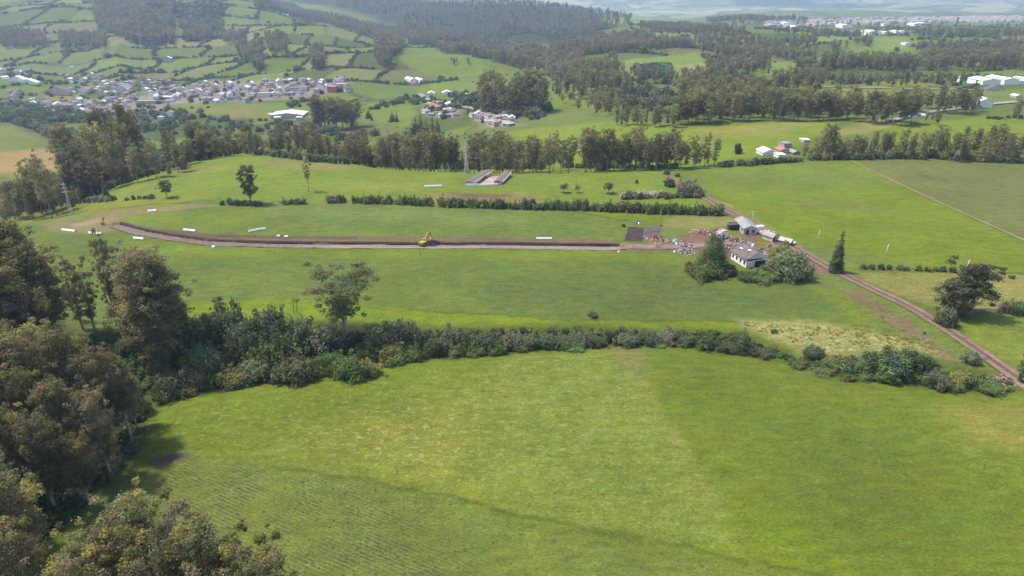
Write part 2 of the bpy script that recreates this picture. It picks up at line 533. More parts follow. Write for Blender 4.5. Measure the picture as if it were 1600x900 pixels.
M['roof_white'] = paint('white_sheet_roof', (0.70, 0.685, 0.66), 0.6, 0.1, 0.6, spec=0.08)
M['roof_silver'] = paint('silver_sheet_roof', (0.27, 0.265, 0.265), 0.85, 0.15, 0.8, spec=0.08)
M['roof_tile'] = paint('clay_tile_roof', (0.36, 0.145, 0.09), 0.85, 0.25, 0.9, rnd=0.2)
M['roof_brown'] = paint('old_brown_roof', (0.135, 0.105, 0.10), 0.9, 0.3, 0.7)
M['roof_mauve'] = paint('weathered_tile_roof', (0.15, 0.115, 0.108), 0.9, 0.22, 0.6)
M['dark'] = paint('dark_opening', (0.025, 0.025, 0.028), 0.7, 0.1, 1.0)
M['glass'] = paint('window_glass', (0.05, 0.06, 0.07), 0.15, 0.1, 1.0, spec=0.5)
M['yellow'] = paint('yellow_machine_paint', (0.44, 0.29, 0.06), 0.7, 0.4, 1.0)
M['orange'] = paint('orange_machine_paint', (0.46, 0.28, 0.10), 0.7, 0.4, 1.0)
M['steel_dark'] = paint('dark_steel', (0.05, 0.045, 0.045), 0.6, 0.2, 2.0)
M['wood_post'] = paint('weathered_post', (0.16, 0.14, 0.12), 0.9, 0.2, 2.0)
M['post_pale'] = paint('pale_post', (0.62, 0.62, 0.60), 0.8, 0.1, 2.0)
M['car_paint'] = paint('blue_grey_car_paint', (0.13, 0.16, 0.22), 0.3, 0.06, 1.0, spec=0.5)
M['tyre'] = paint('tyre_rubber', (0.02, 0.02, 0.02), 0.9, 0.1, 1.0)
M['tarp'] = paint('teal_tarpaulin', (0.16, 0.36, 0.36), 0.6, 0.15, 1.0)
M['blue_sheet'] = paint('dark_blue_sheet', (0.06, 0.09, 0.16), 0.6, 0.15, 1.0)
M['rubble'] = paint('broken_brick', (0.30, 0.20, 0.16), 0.95, 0.4, 1.2, rnd=0.2)

# ------------------------------------------------------------------ ground colours
C_MEAD = alb(112,142,42)
PAINT = [   # (photo outline, colour, feather in metres)
 # plateau as a whole
 ([(-300,340),(100,322),(180,292),(300,252),(380,237),(460,248),(600,260),(720,266),(1000,264),(1255,252),(1450,247),(1900,262),(2200,420),(2200,900),(2000,1600),(-600,1600)], alb(106,138,56), 2.0),
 ([(100,322),(180,291),(300,251),(380,237),(460,248),(600,259),(720,265),(1000,263),(1050,265),(1100,310),(1130,335),(960,328),(700,318),(560,315),(430,315),(230,309)], alb(116,156,52), 1.5),
 ([(390,256),(440,250),(500,252),(585,262),(520,268),(440,264)], alb(146,152,82), 5.0),
 ([(260,265),(340,258),(360,262),(280,275)], alb(140,152,76), 6.0),
 ([(120,308),(200,295),(250,285),(240,292),(170,305)], alb(148,156,72), 4.0),
 ([(500,290),(650,283),(700,286),(640,298),(540,300)], alb(140,158,64), 6.0),
 ([(650,302),(840,304),(850,316),(690,317)], alb(148,136,90), 2.5),
 ([(700,302),(800,304),(800,309),(720,309)], alb(126,106,82), 1.5),
 ([(0,348),(60,330),(140,316),(230,310),(310,311),(250,322),(180,327),(100,336),(40,348)], alb(138,152,50), 1.5),
 # right hand fields
 ([(1060,263),(1250,251),(1332,250),(1450,310),(1600,375),(1800,455),(1800,428),(1340,421),(1250,388),(1130,312)], alb(110,150,34), 1.2),
 ([(1332,250),(1450,246),(1600,256),(1900,270),(1900,480),(1600,375),(1450,310)], alb(124,136,74), 0.8),
 ([(1070,265),(1330,252),(1400,290),(1200,300),(1110,300)], alb(120,150,58), 14.0),
 ([(1230,310),(1350,320),(1380,330),(1240,320)], alb(128,142,68), 4.0),
 ([(1230,375),(1340,400),(1420,415),(1340,419),(1260,398)], alb(116,142,70), 5.0),
 ([(1330,426),(1900,432),(1900,500),(1600,487),(1490,490),(1400,462)], alb(146,152,80), 1.5),
 ([(1490,500),(1540,490),(1600,495),(1900,510),(1900,700),(1600,588),(1520,532)], alb(128,150,56), 2.0),
 # upper strip above the cut road
 ([(178,338),(300,322),(420,318),(560,318),(800,326),(960,332),(985,348),(968,374),(700,371),(450,368),(250,360),(176,350)], alb(104,142,62), 1.0),
 ([(180,345),(250,332),(420,330),(420,350),(250,355)], alb(104,150,46), 6.0),
 ([(420,322),(800,332),(800,345),(420,338)], alb(110,148,78), 8.0),
 ([(900,330),(1045,336),(1040,350),(985,346)], alb(100,150,32), 1.0),
 ([(1045,337),(1140,338),(1200,362),(1130,356),(1065,357),(1040,372),(1000,366),(1035,350)], alb(146,152,84), 1.5),
 ([(1020,356),(1110,358),(1110,384),(1060,380),(1020,368)], alb(122,142,66), 2.0),
 # middle field below the cut road
 ([(40,372),(100,362),(180,368),(330,388),(960,392),(1080,402),(1130,432),(1270,432),(1330,495),(1100,500),(900,500),(600,482),(300,474),(100,505),(-50,540)], alb(102,138,60), 1.5),
 ([(200,378),(330,389),(960,393),(1070,402),(1070,412),(960,404),(330,400),(200,390)], alb(104,152,42), 4.0),
 ([(100,470),(300,440),(560,425),(800,440),(800,470),(300,470)], alb(108,142,64), 10.0),
 ([(700,440),(1100,430),(1250,450),(1310,490),(1000,495),(760,480)], alb(96,128,62), 8.0),
 ([(300,468),(480,470),(640,484),(900,501),(1150,502),(1160,520),(1000,514),(860,516),(640,508),(300,492)], alb(112,156,34), 1.2),
 ([(1150,500),(1250,500),(1330,512),(1450,530),(1490,552),(1400,545),(1300,566),(1200,528)], alb(164,162,102), 2.0),
 ([(1250,440),(1330,430),(1420,480),(1560,590),(1470,556),(1340,500)], alb(122,142,66), 2.0),
 ([(1320,455),(1345,455),(1480,545),(1520,575),(1450,548)], alb(138,124,92), 1.5),
 ([(1280,452),(1330,470),(1380,510),(1330,500)], alb(110,152,46), 3.0),
 # front meadow
 ([(60,850),(150,770),(225,690),(250,626),(400,600),(600,571),(800,550),(930,547),(1010,540),(1100,544),(1200,562),(1300,587),(1450,605),(1620,618),(2100,700),(2100,1600),(900,1600)], C_MEAD, 1.0),
 ([(250,628),(400,602),(600,573),(790,552),(780,600),(620,610),(420,640),(250,680)], alb(114,148,44), 4.0),
 ([(780,553),(930,550),(975,585),(1015,600),(1060,680),(1120,760),(1170,860),(900,835),(745,780),(765,680)], alb(130,152,60), 3.0),
 ([(420,700),(600,640),(770,600),(768,690),(735,780),(600,745)], alb(140,154,60), 9.0),
 ([(1010,545),(1100,547),(1200,566),(1350,598),(1330,680),(1180,660),(1060,640)], alb(108,138,44), 8.0),
 ([(1180,640),(1400,640),(1450,800),(1250,860),(1150,760)], alb(106,136,46), 10.0),
 ([(1470,640),(1560,625),(1700,640),(1700,730),(1520,690)], alb(146,154,66), 5.0),
 ([(1110,800),(1180,760),(1230,800),(1300,880),(1200,880)], alb(120,144,34), 5.0),
 ([(940,540),(1000,545),(1010,575),(985,588),(960,560)], alb(134,138,80), 2.0),
 # crop field at the bottom
 ([(100,860),(228,716),(280,707),(420,728),(560,747),(700,777),(830,806),(1000,843),(1300,908),(1600,975),(1600,1600),(-400,1600),(-200,1000)], alb(124,144,62), 0.8),
 ([(560,748),(700,778),(830,807),(1000,844),(1300,909),(1300,925),(1000,858),(700,788),(560,754)], alb(104,140,50), 1.2),
 ([(222,722),(240,712),(290,708),(300,716),(260,730),(228,738)], alb(104,88,78), 1.0),
 ([(140,800),(228,706),(250,705),(228,740),(170,800)], alb(96,130,52), 2.0),  # darker grass right of the wood, the trees' shadow painted into the colour
 # darker green ground of the hedgerow, darkest in its left part
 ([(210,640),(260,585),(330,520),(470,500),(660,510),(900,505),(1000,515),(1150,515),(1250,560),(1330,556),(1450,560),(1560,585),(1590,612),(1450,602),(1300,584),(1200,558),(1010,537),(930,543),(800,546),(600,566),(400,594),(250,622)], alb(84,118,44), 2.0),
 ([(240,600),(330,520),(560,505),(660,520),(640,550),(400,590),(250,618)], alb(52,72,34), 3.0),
 # ground under the wood on the left
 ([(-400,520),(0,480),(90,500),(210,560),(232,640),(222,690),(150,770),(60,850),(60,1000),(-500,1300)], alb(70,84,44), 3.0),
 # dirt of the loop at the left end
 ([(62,352),(100,337),(160,330),(310,318),(345,321),(240,333),(196,338),(172,350),(185,362),(130,366),(84,362)], alb(146,138,92), 1.2),
 ([(100,335),(140,331),(150,338),(130,345),(100,343)], alb(128,148,62), 1.0),
 ([(104,352),(150,341),(160,346),(130,354)], alb(168,146,122), 1.0),
 # spoil along the upper side of the cut
 ([(172,346),(225,355),(300,365),(420,370),(700,370),(965,374),(965,380),(700,379),(420,378),(300,375),(225,366),(180,356)], alb(132,118,92), 0.8),
 ([(180,352),(225,355),(300,364),(420,369),(560,369),(560,373),(420,373),(300,370),(225,361)], alb(112,96,82), 0.8),
 # bare yard of the farm
 ([(1040,372),(1060,374),(1100,360),(1130,355),(1180,350),(1215,370),(1250,392),(1310,430),(1280,430),(1230,405),(1200,420),(1120,400),(1080,395),(1050,392),(960,394),(960,384),(1020,380)], alb(142,116,100), 1.5),
 ([(1135,360),(1152,358),(1160,372),(1138,376)], alb(116,148,48), 1.0),
 ([(1182,372),(1205,376),(1195,392),(1180,388)], alb(130,144,60), 1.2),
]
FARPAINT = [
 ([(40,158),(200,154),(330,126),(400,128),(540,126),(545,143),(480,150),(395,158),(330,162),(205,178),(60,182)], alb(158,148,136), 10.0),
 ([(662,167),(700,163),(720,172),(715,183),(670,181)], alb(168,156,142), 8.0), ([(738,180),(795,181),(812,197),(760,197)], alb(168,156,142), 8.0),
 ([(-50,196),(20,193),(40,205),(70,222),(0,240),(-100,245)], alb(126,144,66), 6.0),
 ([(-50,242),(70,232),(140,245),(120,262),(40,272),(-60,275)], alb(176,152,100), 6.0),
 ([(250,163),(420,160),(560,165),(560,185),(420,185),(330,180),(260,172)], alb(126,148,62), 8.0),
 ([(330,170),(400,166),(410,185),(350,185)], alb(140,146,76), 8.0),
 ([(560,165),(650,166),(648,196),(600,200),(560,185)], alb(112,152,48), 6.0),
 ([(570,185),(650,205),(640,230),(570,220)], alb(120,138,70), 8.0),
 ([(60,148),(122,147),(126,156),(70,158)], alb(140,160,44), 3.0),
 ([(8,136),(60,134),(66,142),(12,144)], alb(120,154,52), 4.0),
 ([(620,75),(720,80),(800,92),(870,105),(960,130),(965,160),(900,175),(820,170),(740,128),(680,120),(610,92)], alb(108,148,46), 6.0),
 ([(880,120),(940,130),(965,150),(940,180),(880,150)], alb(120,160,44), 6.0),
 ([(650,140),(690,128),(740,142),(720,146),(665,146)], alb(112,156,46), 4.0),
 ([(730,128),(790,125),(810,140),(760,143)], alb(140,138,92), 5.0),
 ([(800,205),(880,195),(960,190),(1060,195),(1180,190),(1300,186),(1300,210),(1180,245),(1060,262),(880,262),(800,260)], alb(116,160,44), 6.0),
 ([(1080,203),(1280,186),(1270,195),(1200,212),(1110,212)], alb(158,160,78), 5.0),
 ([(1290,208),(1360,186),(1420,190),(1380,205),(1310,212)], alb(158,156,90), 5.0),
 ([(1360,205),(1440,190),(1600,178),(1800,178),(1800,235),(1500,225),(1380,222)], alb(104,158,38), 4.0),
 ([(970,95),(1090,82),(1110,100),(1080,118),(1000,120),(968,112)], alb(132,162,66), 8.0),
 ([(1060,100),(1110,100),(1130,115),(1080,112)], alb(170,160,110), 8.0),
 ([(1150,112),(1200,98),(1240,97),(1240,112),(1200,122)], alb(132,162,66), 8.0),
 ([(1270,130),(1430,138),(1430,150),(1290,150)], alb(140,152,66), 8.0),
 ([(1530,140),(1700,135),(1700,160),(1540,160)], alb(124,150,66), 8.0),
 ([(940,32),(980,24),(1020,26),(1010,36),(960,37)], alb(140,165,88), 14.0),
 ([(1020,52),(1085,50),(1090,56),(1025,57)], alb(124,165,80), 12.0),
 ([(1365,62),(1425,58),(1420,78),(1365,80)], alb(128,165,74), 12.0),
 ([(1270,90),(1420,80),(1430,92),(1290,100)], alb(126,165,64), 10.0),
 ([(1270,57),(1360,58),(1300,64),(1270,63)], alb(128,165,74), 12.0),
]

ry = wpoly([(412,757),(750,895)])
ROW_DIR = math.atan2(ry[1, 1] - ry[0, 1], ry[1, 0] - ry[0, 0])

# hillside patchwork: warped cells, hedges run along their borders
def patch(x, y):
    near = y < 2500
    cs = np.where(y < 2500, 1.0, 3.2)
    a = 0.16 + 0.25 * vnoise(x / 700.0, y / 700.0, 41)
    wx = x + 60 * fbm(x / 170.0, y / 170.0, 51, 2); wy = y + 95 * fbm(x / 200.0, y / 200.0, 61, 2)
    u = (wx * np.cos(a) + wy * np.sin(a) * 0.7); v = (-wx * np.sin(a) * 0.6 + wy * np.cos(a))
    v = v / (135.0 * cs)
    row = np.floor(v)
    wd = (75.0 + 75.0 * _hash(row, row * 0, 5)) * cs
    u = u / wd + _hash(row, row * 0 + 3, 9) * 7.0
    cellx = np.floor(u)
    fu = u - cellx; fv = v - row
    du = np.minimum(fu, 1 - fu) * wd; dv = np.minimum(fv, 1 - fv) * 135.0 * cs
    return cellx, row, np.minimum(du, dv * 0.8)

PATCHCOL = np.array([alb(116,152,58), alb(108,140,58), alb(128,154,70), alb(120,148,50), alb(132,146,78), alb(146,146,90), alb(98,126,60), alb(124,158,56)])

def build_ground():
    # grid that follows the view: columns in x/y, rows geometric in y
    tt = np.concatenate([np.linspace(-2.2, -1.02, 60)[:-1], np.linspace(-1.02, 1.02, 860), np.linspace(1.02, 2.2, 60)[1:]])
    pyr = np.linspace(960, 2, 640)
    ang = TH - np.arctan((450 - pyr) / F)
    yv = H / np.tan(np.maximum(ang, 1e-3))
    yv = yv[(yv > 0) & (yv < 2400)]
    y_near = np.exp(np.linspace(math.log(12.0), math.log(yv[0]), 14))[:-1]
    y_far = np.exp(np.linspace(math.log(yv[-1]), math.log(12500.0), 150))[1:]
    # rows of a constant pixel step thin out with distance, so keep the step under 1.2 percent of the distance
    rows = [yv[0]]
    for q in yv[1:]:
        while q > rows[-1] * 1.010: rows.append(rows[-1] * 1.010)
        rows.append(q)
    yy = np.concatenate([y_near, rows, y_far])
    nt, ny = len(tt), len(yy)
    T, Y = np.meshgrid(tt, yy)            # ny x nt
    X = T * Y
    x = X.ravel(); y = Y.ravel()
    z = height(x, y)
    near = np.clip((420 - y) / 200.0, 0, 1)
    z = z + near * (0.16 * fbm(x / 2.2, y / 2.2, 71, 3))
    col = np.zeros((x.size, 3)); col[:] = alb(108,138,58)
    mask = np.zeros((x.size, 3))
    # far: patchwork
    fm = y > 560
    cx, cy, bd = patch(x[fm], y[fm])
    h = _hash(cx, cy, 77)
    pc = PATCHCOL[np.clip((h * len(PATCHCOL)).astype(int), 0, len(PATCHCOL) - 1)]
    pc = pc * (0.74 + 0.26 * _hash(cx, cy, 78))[:, None]
    hb = np.clip(1 - bd / 7.0, 0, 1)[:, None] * 0.75
    pc = pc * (1 - hb) + alb(66,80,50) * hb
    w = np.clip((y[fm] - 560) / 200, 0, 1)[:, None]
    col[fm] = col[fm] * (1 - w) + pc * w
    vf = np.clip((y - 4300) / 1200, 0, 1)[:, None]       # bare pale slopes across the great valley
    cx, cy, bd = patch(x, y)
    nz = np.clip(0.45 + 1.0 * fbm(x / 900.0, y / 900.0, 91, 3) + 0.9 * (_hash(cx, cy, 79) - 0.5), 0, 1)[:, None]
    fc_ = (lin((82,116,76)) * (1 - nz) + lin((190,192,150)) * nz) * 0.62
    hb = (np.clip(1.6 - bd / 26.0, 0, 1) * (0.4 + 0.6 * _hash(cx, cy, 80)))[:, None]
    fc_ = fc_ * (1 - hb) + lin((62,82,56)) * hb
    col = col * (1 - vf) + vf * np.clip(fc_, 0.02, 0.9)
    # dark forest soil under the blue hill
    for pts in ([(440,0),(520,12),(620,38),(760,66),(900,70),(960,40),(900,8),(800,4)],):
        m = poly_mask(x, y, wpoly(densify(pts, 3)), 30.0)[:, None]
        col = col * (1 - m) + alb(70,82,56) * m
    wob = 1.0
    for pts, c, fe in FARPAINT:
        wp = wpoly(densify(pts + [pts[0]], 3)[:-1])
        m = poly_mask(x + 6 * fbm(x / 40, y / 40, 5, 2), y + 8 * fbm(x / 40, y / 40, 6, 2), wp, fe)[:, None]
        col = col * (1 - m) + c * m
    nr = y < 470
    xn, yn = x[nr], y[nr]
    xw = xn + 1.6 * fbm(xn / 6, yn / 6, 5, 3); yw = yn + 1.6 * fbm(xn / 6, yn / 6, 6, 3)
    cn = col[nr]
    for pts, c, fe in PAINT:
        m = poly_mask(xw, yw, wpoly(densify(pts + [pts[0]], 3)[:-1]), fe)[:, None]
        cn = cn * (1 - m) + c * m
    # lines in the fields: faint worn tractor marks and thin darker streaks
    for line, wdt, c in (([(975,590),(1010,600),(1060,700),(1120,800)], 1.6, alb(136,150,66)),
                         ([(985,585),(940,640),(880,760)], 1.2, alb(140,156,72)),
                         ([(310,322),(400,318),(560,316),(700,322)], 1.2, alb(150,150,96)),
                         ([(1130,318),(1200,355),(1250,385)], 2.0, alb(150,150,84)),
                         ([(1090,305),(1145,322)], 1.2, alb(170,160,110)),
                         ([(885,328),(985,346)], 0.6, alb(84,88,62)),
                         ([(0,345),(60,333),(140,329),(230,320),(300,316)], 0.5, alb(90,92,56)),
                         ([(640,485),(900,500),(1150,502)], 0.6, alb(80,118,44)),
                         ([(250,625),(400,598),(600,569),(800,548),(930,546)], 0.7, alb(86,120,40)),
                         ([(1010,541),(1100,544),(1200,562),(1300,587),(1450,606)], 0.7, alb(84,116,40)),
                         ([(420,728),(560,747),(700,777),(830,806),(1000,843),(1300,908)], 0.6, alb(86,122,40)),
                         ([(1340,421),(1600,427)], 1.2, alb(92,122,54))):
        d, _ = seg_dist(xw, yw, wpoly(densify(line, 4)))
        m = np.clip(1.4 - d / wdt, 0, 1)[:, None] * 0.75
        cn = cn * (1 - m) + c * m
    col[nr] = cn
    m = poly_mask(xn, yn, wpoly(densify([(232,716),(480,738),(600,765),(690,830),(760,900),(820,960),(600,1400),(0,1400),(60,900),(232,716)], 3)), 5.0)
    mask[nr, 0] = m
    m = poly_mask(xn, yn, wpoly(densify([(420,700),(560,640),(770,590),(765,690),(735,780),(600,745),(420,700)], 3)), 8.0) * 0.6
    m = np.maximum(m, poly_mask(xn, yn, wpoly(densify([(1160,505),(1250,502),(1450,530),(1490,555),(1300,560),(1160,505)], 3)), 3.0))
    m = np.maximum(m, 0.30 * poly_mask(xn, yn, wpoly(densify([(260,640),(780,555),(1000,560),(1150,860),(740,785),(260,700)], 3)), 6.0))
    m = np.maximum(m, 0.30 * poly_mask(xn, yn, wpoly(densify([(1330,426),(1900,432),(1900,500),(1490,490)], 3)), 3.0))
    mask[nr, 1] = m
    col = np.clip(col, 0.01, 0.9)
    V = np.stack([x, y, z], 1)
    ii = np.arange(ny - 1)[:, None] * nt + np.arange(nt - 1)[None, :]
    Q = np.stack([ii, ii + 1, ii + nt + 1, ii + nt], -1).reshape(-1, 4)
    fc = V[Q].mean(1)
    mat = ground_material(ROW_DIR)
    # one sheet, shared out to the fields that can be told apart
    reg = np.zeros(len(Q), int)
    REG = [('front_meadow', 'bright green mown meadow filling the foreground', [(60,850),(150,770),(225,690),(250,626),(400,600),(600,571),(800,550),(930,547),(1010,540),(1100,544),(1200,562),(1300,587),(1450,605),(1620,618),(2100,700),(2100,1600),(900,1600)]),
           ('crop_field', 'young crop in rows with dark soil showing at the bottom of the view', [(100,860),(228,716),(280,707),(420,728),(560,747),(700,777),(830,806),(1000,843),(1300,908),(1600,975),(1600,1600),(-400,1600),(-200,1000)]),
           ('middle_field', 'green field between the hedgerow and the cut road', [(40,372),(100,362),(180,372),(330,391),(960,396),(1080,404),(1130,432),(1270,432),(1330,495),(1100,500),(900,500),(600,482),(300,474),(100,505),(-50,540)]),
           ('upper_field', 'green strip field above the cut road', [(180,338),(300,322),(420,319),(560,319),(800,327),(960,333),(985,348),(968,368),(700,366),(450,363),(250,354),(180,346)]),
           ('right_field', 'bright green sloping field right of the farm track', [(1060,263),(1250,251),(1332,250),(1450,310),(1600,375),(1800,455),(1800,428),(1340,421),(1250,388),(1130,312)]),
           ('brown_field', 'dull brownish green field at the far right', [(1332,250),(1450,246),(1600,256),(1900,270),(1900,480),(1600,375),(1450,310)])]
    for k, (nm, lb, pts) in enumerate(REG):
        wp = wpoly(densify(pts + [pts[0]], 3)[:-1])
        mm = inside(fc[:, 0], fc[:, 1], wp) & (fc[:, 1] < 470)
        reg[mm] = k + 1
    names = [('ground', 'grassy ground of the plateau between the fields')] + [(a, b_) for a, b_, _ in REG] + \
            [('hillside', 'patchwork of hedged green fields on the far valley sides'), ('far_hills', 'pale hazy slopes across the wide valley')]
    reg[(reg == 0) & (fc[:, 1] > 460)] = len(REG) + 1
    reg[(reg == len(REG) + 1) & (fc[:, 1] > 4200)] = len(REG) + 2
    # smooth normals taken from the whole sheet
    G = V.reshape(ny, nt, 3)
    du = np.gradient(G, axis=1); dv = np.gradient(G, axis=0)
    Nn = np.cross(du, dv).reshape(-1, 3); Nn /= np.linalg.norm(Nn, axis=1)[:, None]
    for k, (nm, lb) in enumerate(names):
        q = Q[reg == k]
        if not len(q): continue
        used = np.unique(q)
        remap = np.zeros(len(V), int); remap[used] = np.arange(len(used))
        me = np_mesh(nm, V[used], remap[q], [mat], col[used], smooth=True)
        a = me.color_attributes.new('Mask', 'FLOAT_COLOR', 'POINT')
        cc = np.ones((len(used), 4), np.float32); cc[:, :3] = mask[used]
        a.data.foreach_set('color', cc.ravel())
        try: me.normals_split_custom_set_from_vertices(Nn[used].tolist())
        except Exception: pass
        tag(link(nm, me), lb, kind='structure')
build_ground()

# ------------------------------------------------------------------ strips: tracks, roads, cut
def strip(name, line_px, offs, cols, lift, ds=2.0, label=None, fade=None, world_line=None, kind='structure', dz=None, jitter=0.15, seed=3):
    """offs: cross offsets (m, + = left of travel); cols: colour per offset; dz: extra height per offset"""
    wl = wpoly(densify(line_px, 6)) if world_line is None else world_line
    d = np.concatenate([[0], np.cumsum(np.hypot(*np.diff(wl, axis=0).T))])
    n = max(int(d[-1] / ds), 2)
    s = np.linspace(0, d[-1], n + 1)
    cx = np.interp(s, d, wl[:, 0]); cy = np.interp(s, d, wl[:, 1])
    k = np.ones(7) / 7
    if n > 20:
        cx[3:-3] = np.convolve(cx, k, 'valid'); cy[3:-3] = np.convolve(cy, k, 'valid')
    tx, ty = np.gradient(cx), np.gradient(cy); l = np.hypot(tx, ty) + 1e-9
    nx, ny = -ty / l, tx / l
    V = []; C = []
    no = len(offs)
    for j, o in enumerate(offs):
        oo = o + jitter * (fbm(s / 6.0 + j * 31, s * 0 + j, seed, 3) if jitter else 0)
        x = cx + nx * oo; y = cy + ny * oo
        z = height(x, y) + lift + (dz[j] if dz else 0)
        V.append(np.stack([x, y, z], 1)); C.append(np.tile(cols[j], (n + 1, 1)) * (1 + 0.35 * fbm(s / 9.0, s * 0 + j * 7, seed + 1, 3))[:, None])
    C = [c * 1.0 for c in C]
    if fade is not None:
        fw = np.clip((0.55 - s / d[-1] + 0.25 * fbm(s / 14.0, s * 0, 77, 3)) * 4, 0, 1)[:, None] * fade[1]
        C = [c * (1 - fw) + fade[0] * fw for c in C]
    V = np.stack(V, 1).reshape(-1, 3); C = np.stack(C, 1).reshape(-1, 3)
    ii = np.arange(n)[:, None] * no + np.arange(no - 1)[None, :]
    Q = np.stack([ii, ii + no, ii + no + 1, ii + 1], -1).reshape(-1, 4)[:, ::-1]
    me = np_mesh(name, V, np.ascontiguousarray(Q), [M['earth']], C, smooth=True)
    return tag(link(name, me), label, kind=kind)

red = alb(162,136,118); redd = alb(122,104,84); verge = alb(120,124,72)
TRACK = [(1040,266),(1042,274),(1056,285),(1090,302),(1130,325),(1180,352),(1230,380),(1262,398),(1300,420),(1360,450),(1420,478),(1480,515),(1540,555),(1600,598),(1690,665),(1850,790),(2100,1000)]
tl = wpoly(densify(TRACK, 6))
strip('farm_track', None, [-2.3,-1.7,-0.8,-0.25,0.25,0.8,1.7,2.3], [verge, red, red * 1.05, redd, redd, red * 1.05, red, verge], 0.16, 1.5, 'reddish two rut earth track running down beside the right hand field', world_line=tl)
tw = trench_l
pale = alb(190,172,164); grey = alb(158,142,132)
strip('cut_road', None, [-3.3,-2.5,-1.6,-1.1,-0.5,0.4,0.9,1.7], [alb(140,134,98), alb(150,136,118), pale, grey, pale, grey, pale * 0.95, alb(140,122,108)], 0.22, 1.0, 'pale gravel bed of the road cut across the green field', world_line=tw, jitter=0.55, fade=(alb(138,118,104), 0.75))
strip('earth_bank', None, [1.7,1.95,2.2,2.6,3.4], [alb(84,66,60), alb(76,58,52), alb(80,64,56), alb(104,88,74), alb(126,110,86)], 0.1, 1.2, 'dark raw earth bank along the upper side of the cut road', world_line=tw, dz=[0.1, 0.25, 0.2, 0.12, 0.02], jitter=0.35)
strip('field_edge_path', [(1330,251),(1400,285),(1450,308),(1520,340),(1600,375),(1700,420)], [-1.0,-0.4,0.4,1.0], [alb(120,136,66), alb(176,160,110), alb(166,150,104), alb(110,120,70)], 0.15, 2.5, 'tan path between the bright field and the brown field', )
strip('side_strip', [(1484,497),(1510,489),(1545,485),(1580,488),(1640,498)], [-1.2,-0.5,0.5,1.2], [alb(110,124,60), alb(120,110,100), alb(112,102,94), alb(90,96,60)], 0.15, 1.5, 'grey strip leaving the farm track past the layered tree')  # grey brown strip, darker than the grass on both sides
strip('farm_drive', [(1262,398),(1240,396),(1222,400),(1200,398),(1150,380),(1120,382),(1060,386),(968,386)], [-2.6,-1.6,0,1.6,2.6], [alb(140,126,98), alb(164,140,126), alb(170,144,130), alb(160,136,122), alb(140,124,98)], 0.16, 1.5, 'bare earth drive through the ruined farmyard')
strip('village_road', [(655,147),(668,156),(690,162),(715,166),(745,172),(790,183)], [-3.5,3.5], [alb(176,172,166), alb(176,172,166)], 1.2, 6, 'pale road through the hamlet beyond the ravine', jitter=0.0)
strip('paved_road', [(1392,190),(1440,178),(1500,170),(1560,162),(1640,156)], [-3.0,3.0], [alb(190,186,180), alb(190,186,180)], 0.8, 5, 'pale paved road past the white shed on the right', jitter=0.0)
strip('tree_belt_road', [(1280,136),(1360,138),(1440,140),(1540,141)], [-3.0,3.0], [alb(176,170,164), alb(176,170,164)], 0.8, 6, 'pale road at the foot of the long tree belt', jitter=0.0)

# ploughed plots by the farm
def plot(name, pts, col, label, lift=0.12):
    wp = wpoly(pts)          # four corners in order
    n, m_ = 22, 22
    u, v = np.meshgrid(np.linspace(0, 1, n), np.linspace(0, 1, m_))
    B = (wp[0] * ((1 - u) * (1 - v))[..., None] + wp[1] * (u * (1 - v))[..., None] + wp[2] * (u * v)[..., None] + wp[3] * ((1 - u) * v)[..., None]).reshape(-1, 2)
    edge = ((u == 0) | (u == 1) | (v == 0) | (v == 1)).ravel()
    B = B + np.where(edge[:, None], 0.7 * (np.stack([fbm(B[:, 0] / 2, B[:, 1] / 2, 3), fbm(B[:, 0] / 2, B[:, 1] / 2, 4)], 1)), 0)
    z = height(B[:, 0], B[:, 1]) + lift + np.where(edge, -0.1, 0.25 * np.abs(fbm(B[:, 0] / 1.1, B[:, 1] / 3.0, 8, 2)))
    C = np.tile(col, (len(B), 1)) * (1 + 0.5 * fbm(B[:, 0] / 2.0, B[:, 1] / 2.0, 9, 3))[:, None]
    ii = np.arange(m_ - 1)[:, None] * n + np.arange(n - 1)[None, :]
    Q = np.stack([ii, ii + 1, ii + n + 1, ii + n], -1).reshape(-1, 4)
    me = np_mesh(name, np.column_stack([B, z]), Q, [M['earth']], C)
    return tag(link(name, me), label, kind='structure')
plot('ploughed_plot', [(975,376),(1003,377),(1007,356),(981,354)], alb(92,76,78), 'dark freshly dug plot at the end of the cut road')
plot('rubble_plot', [(1004,377),(1028,376),(1034,353),(1008,355)], alb(122,106,104), 'greyer dug plot beside the dark one')

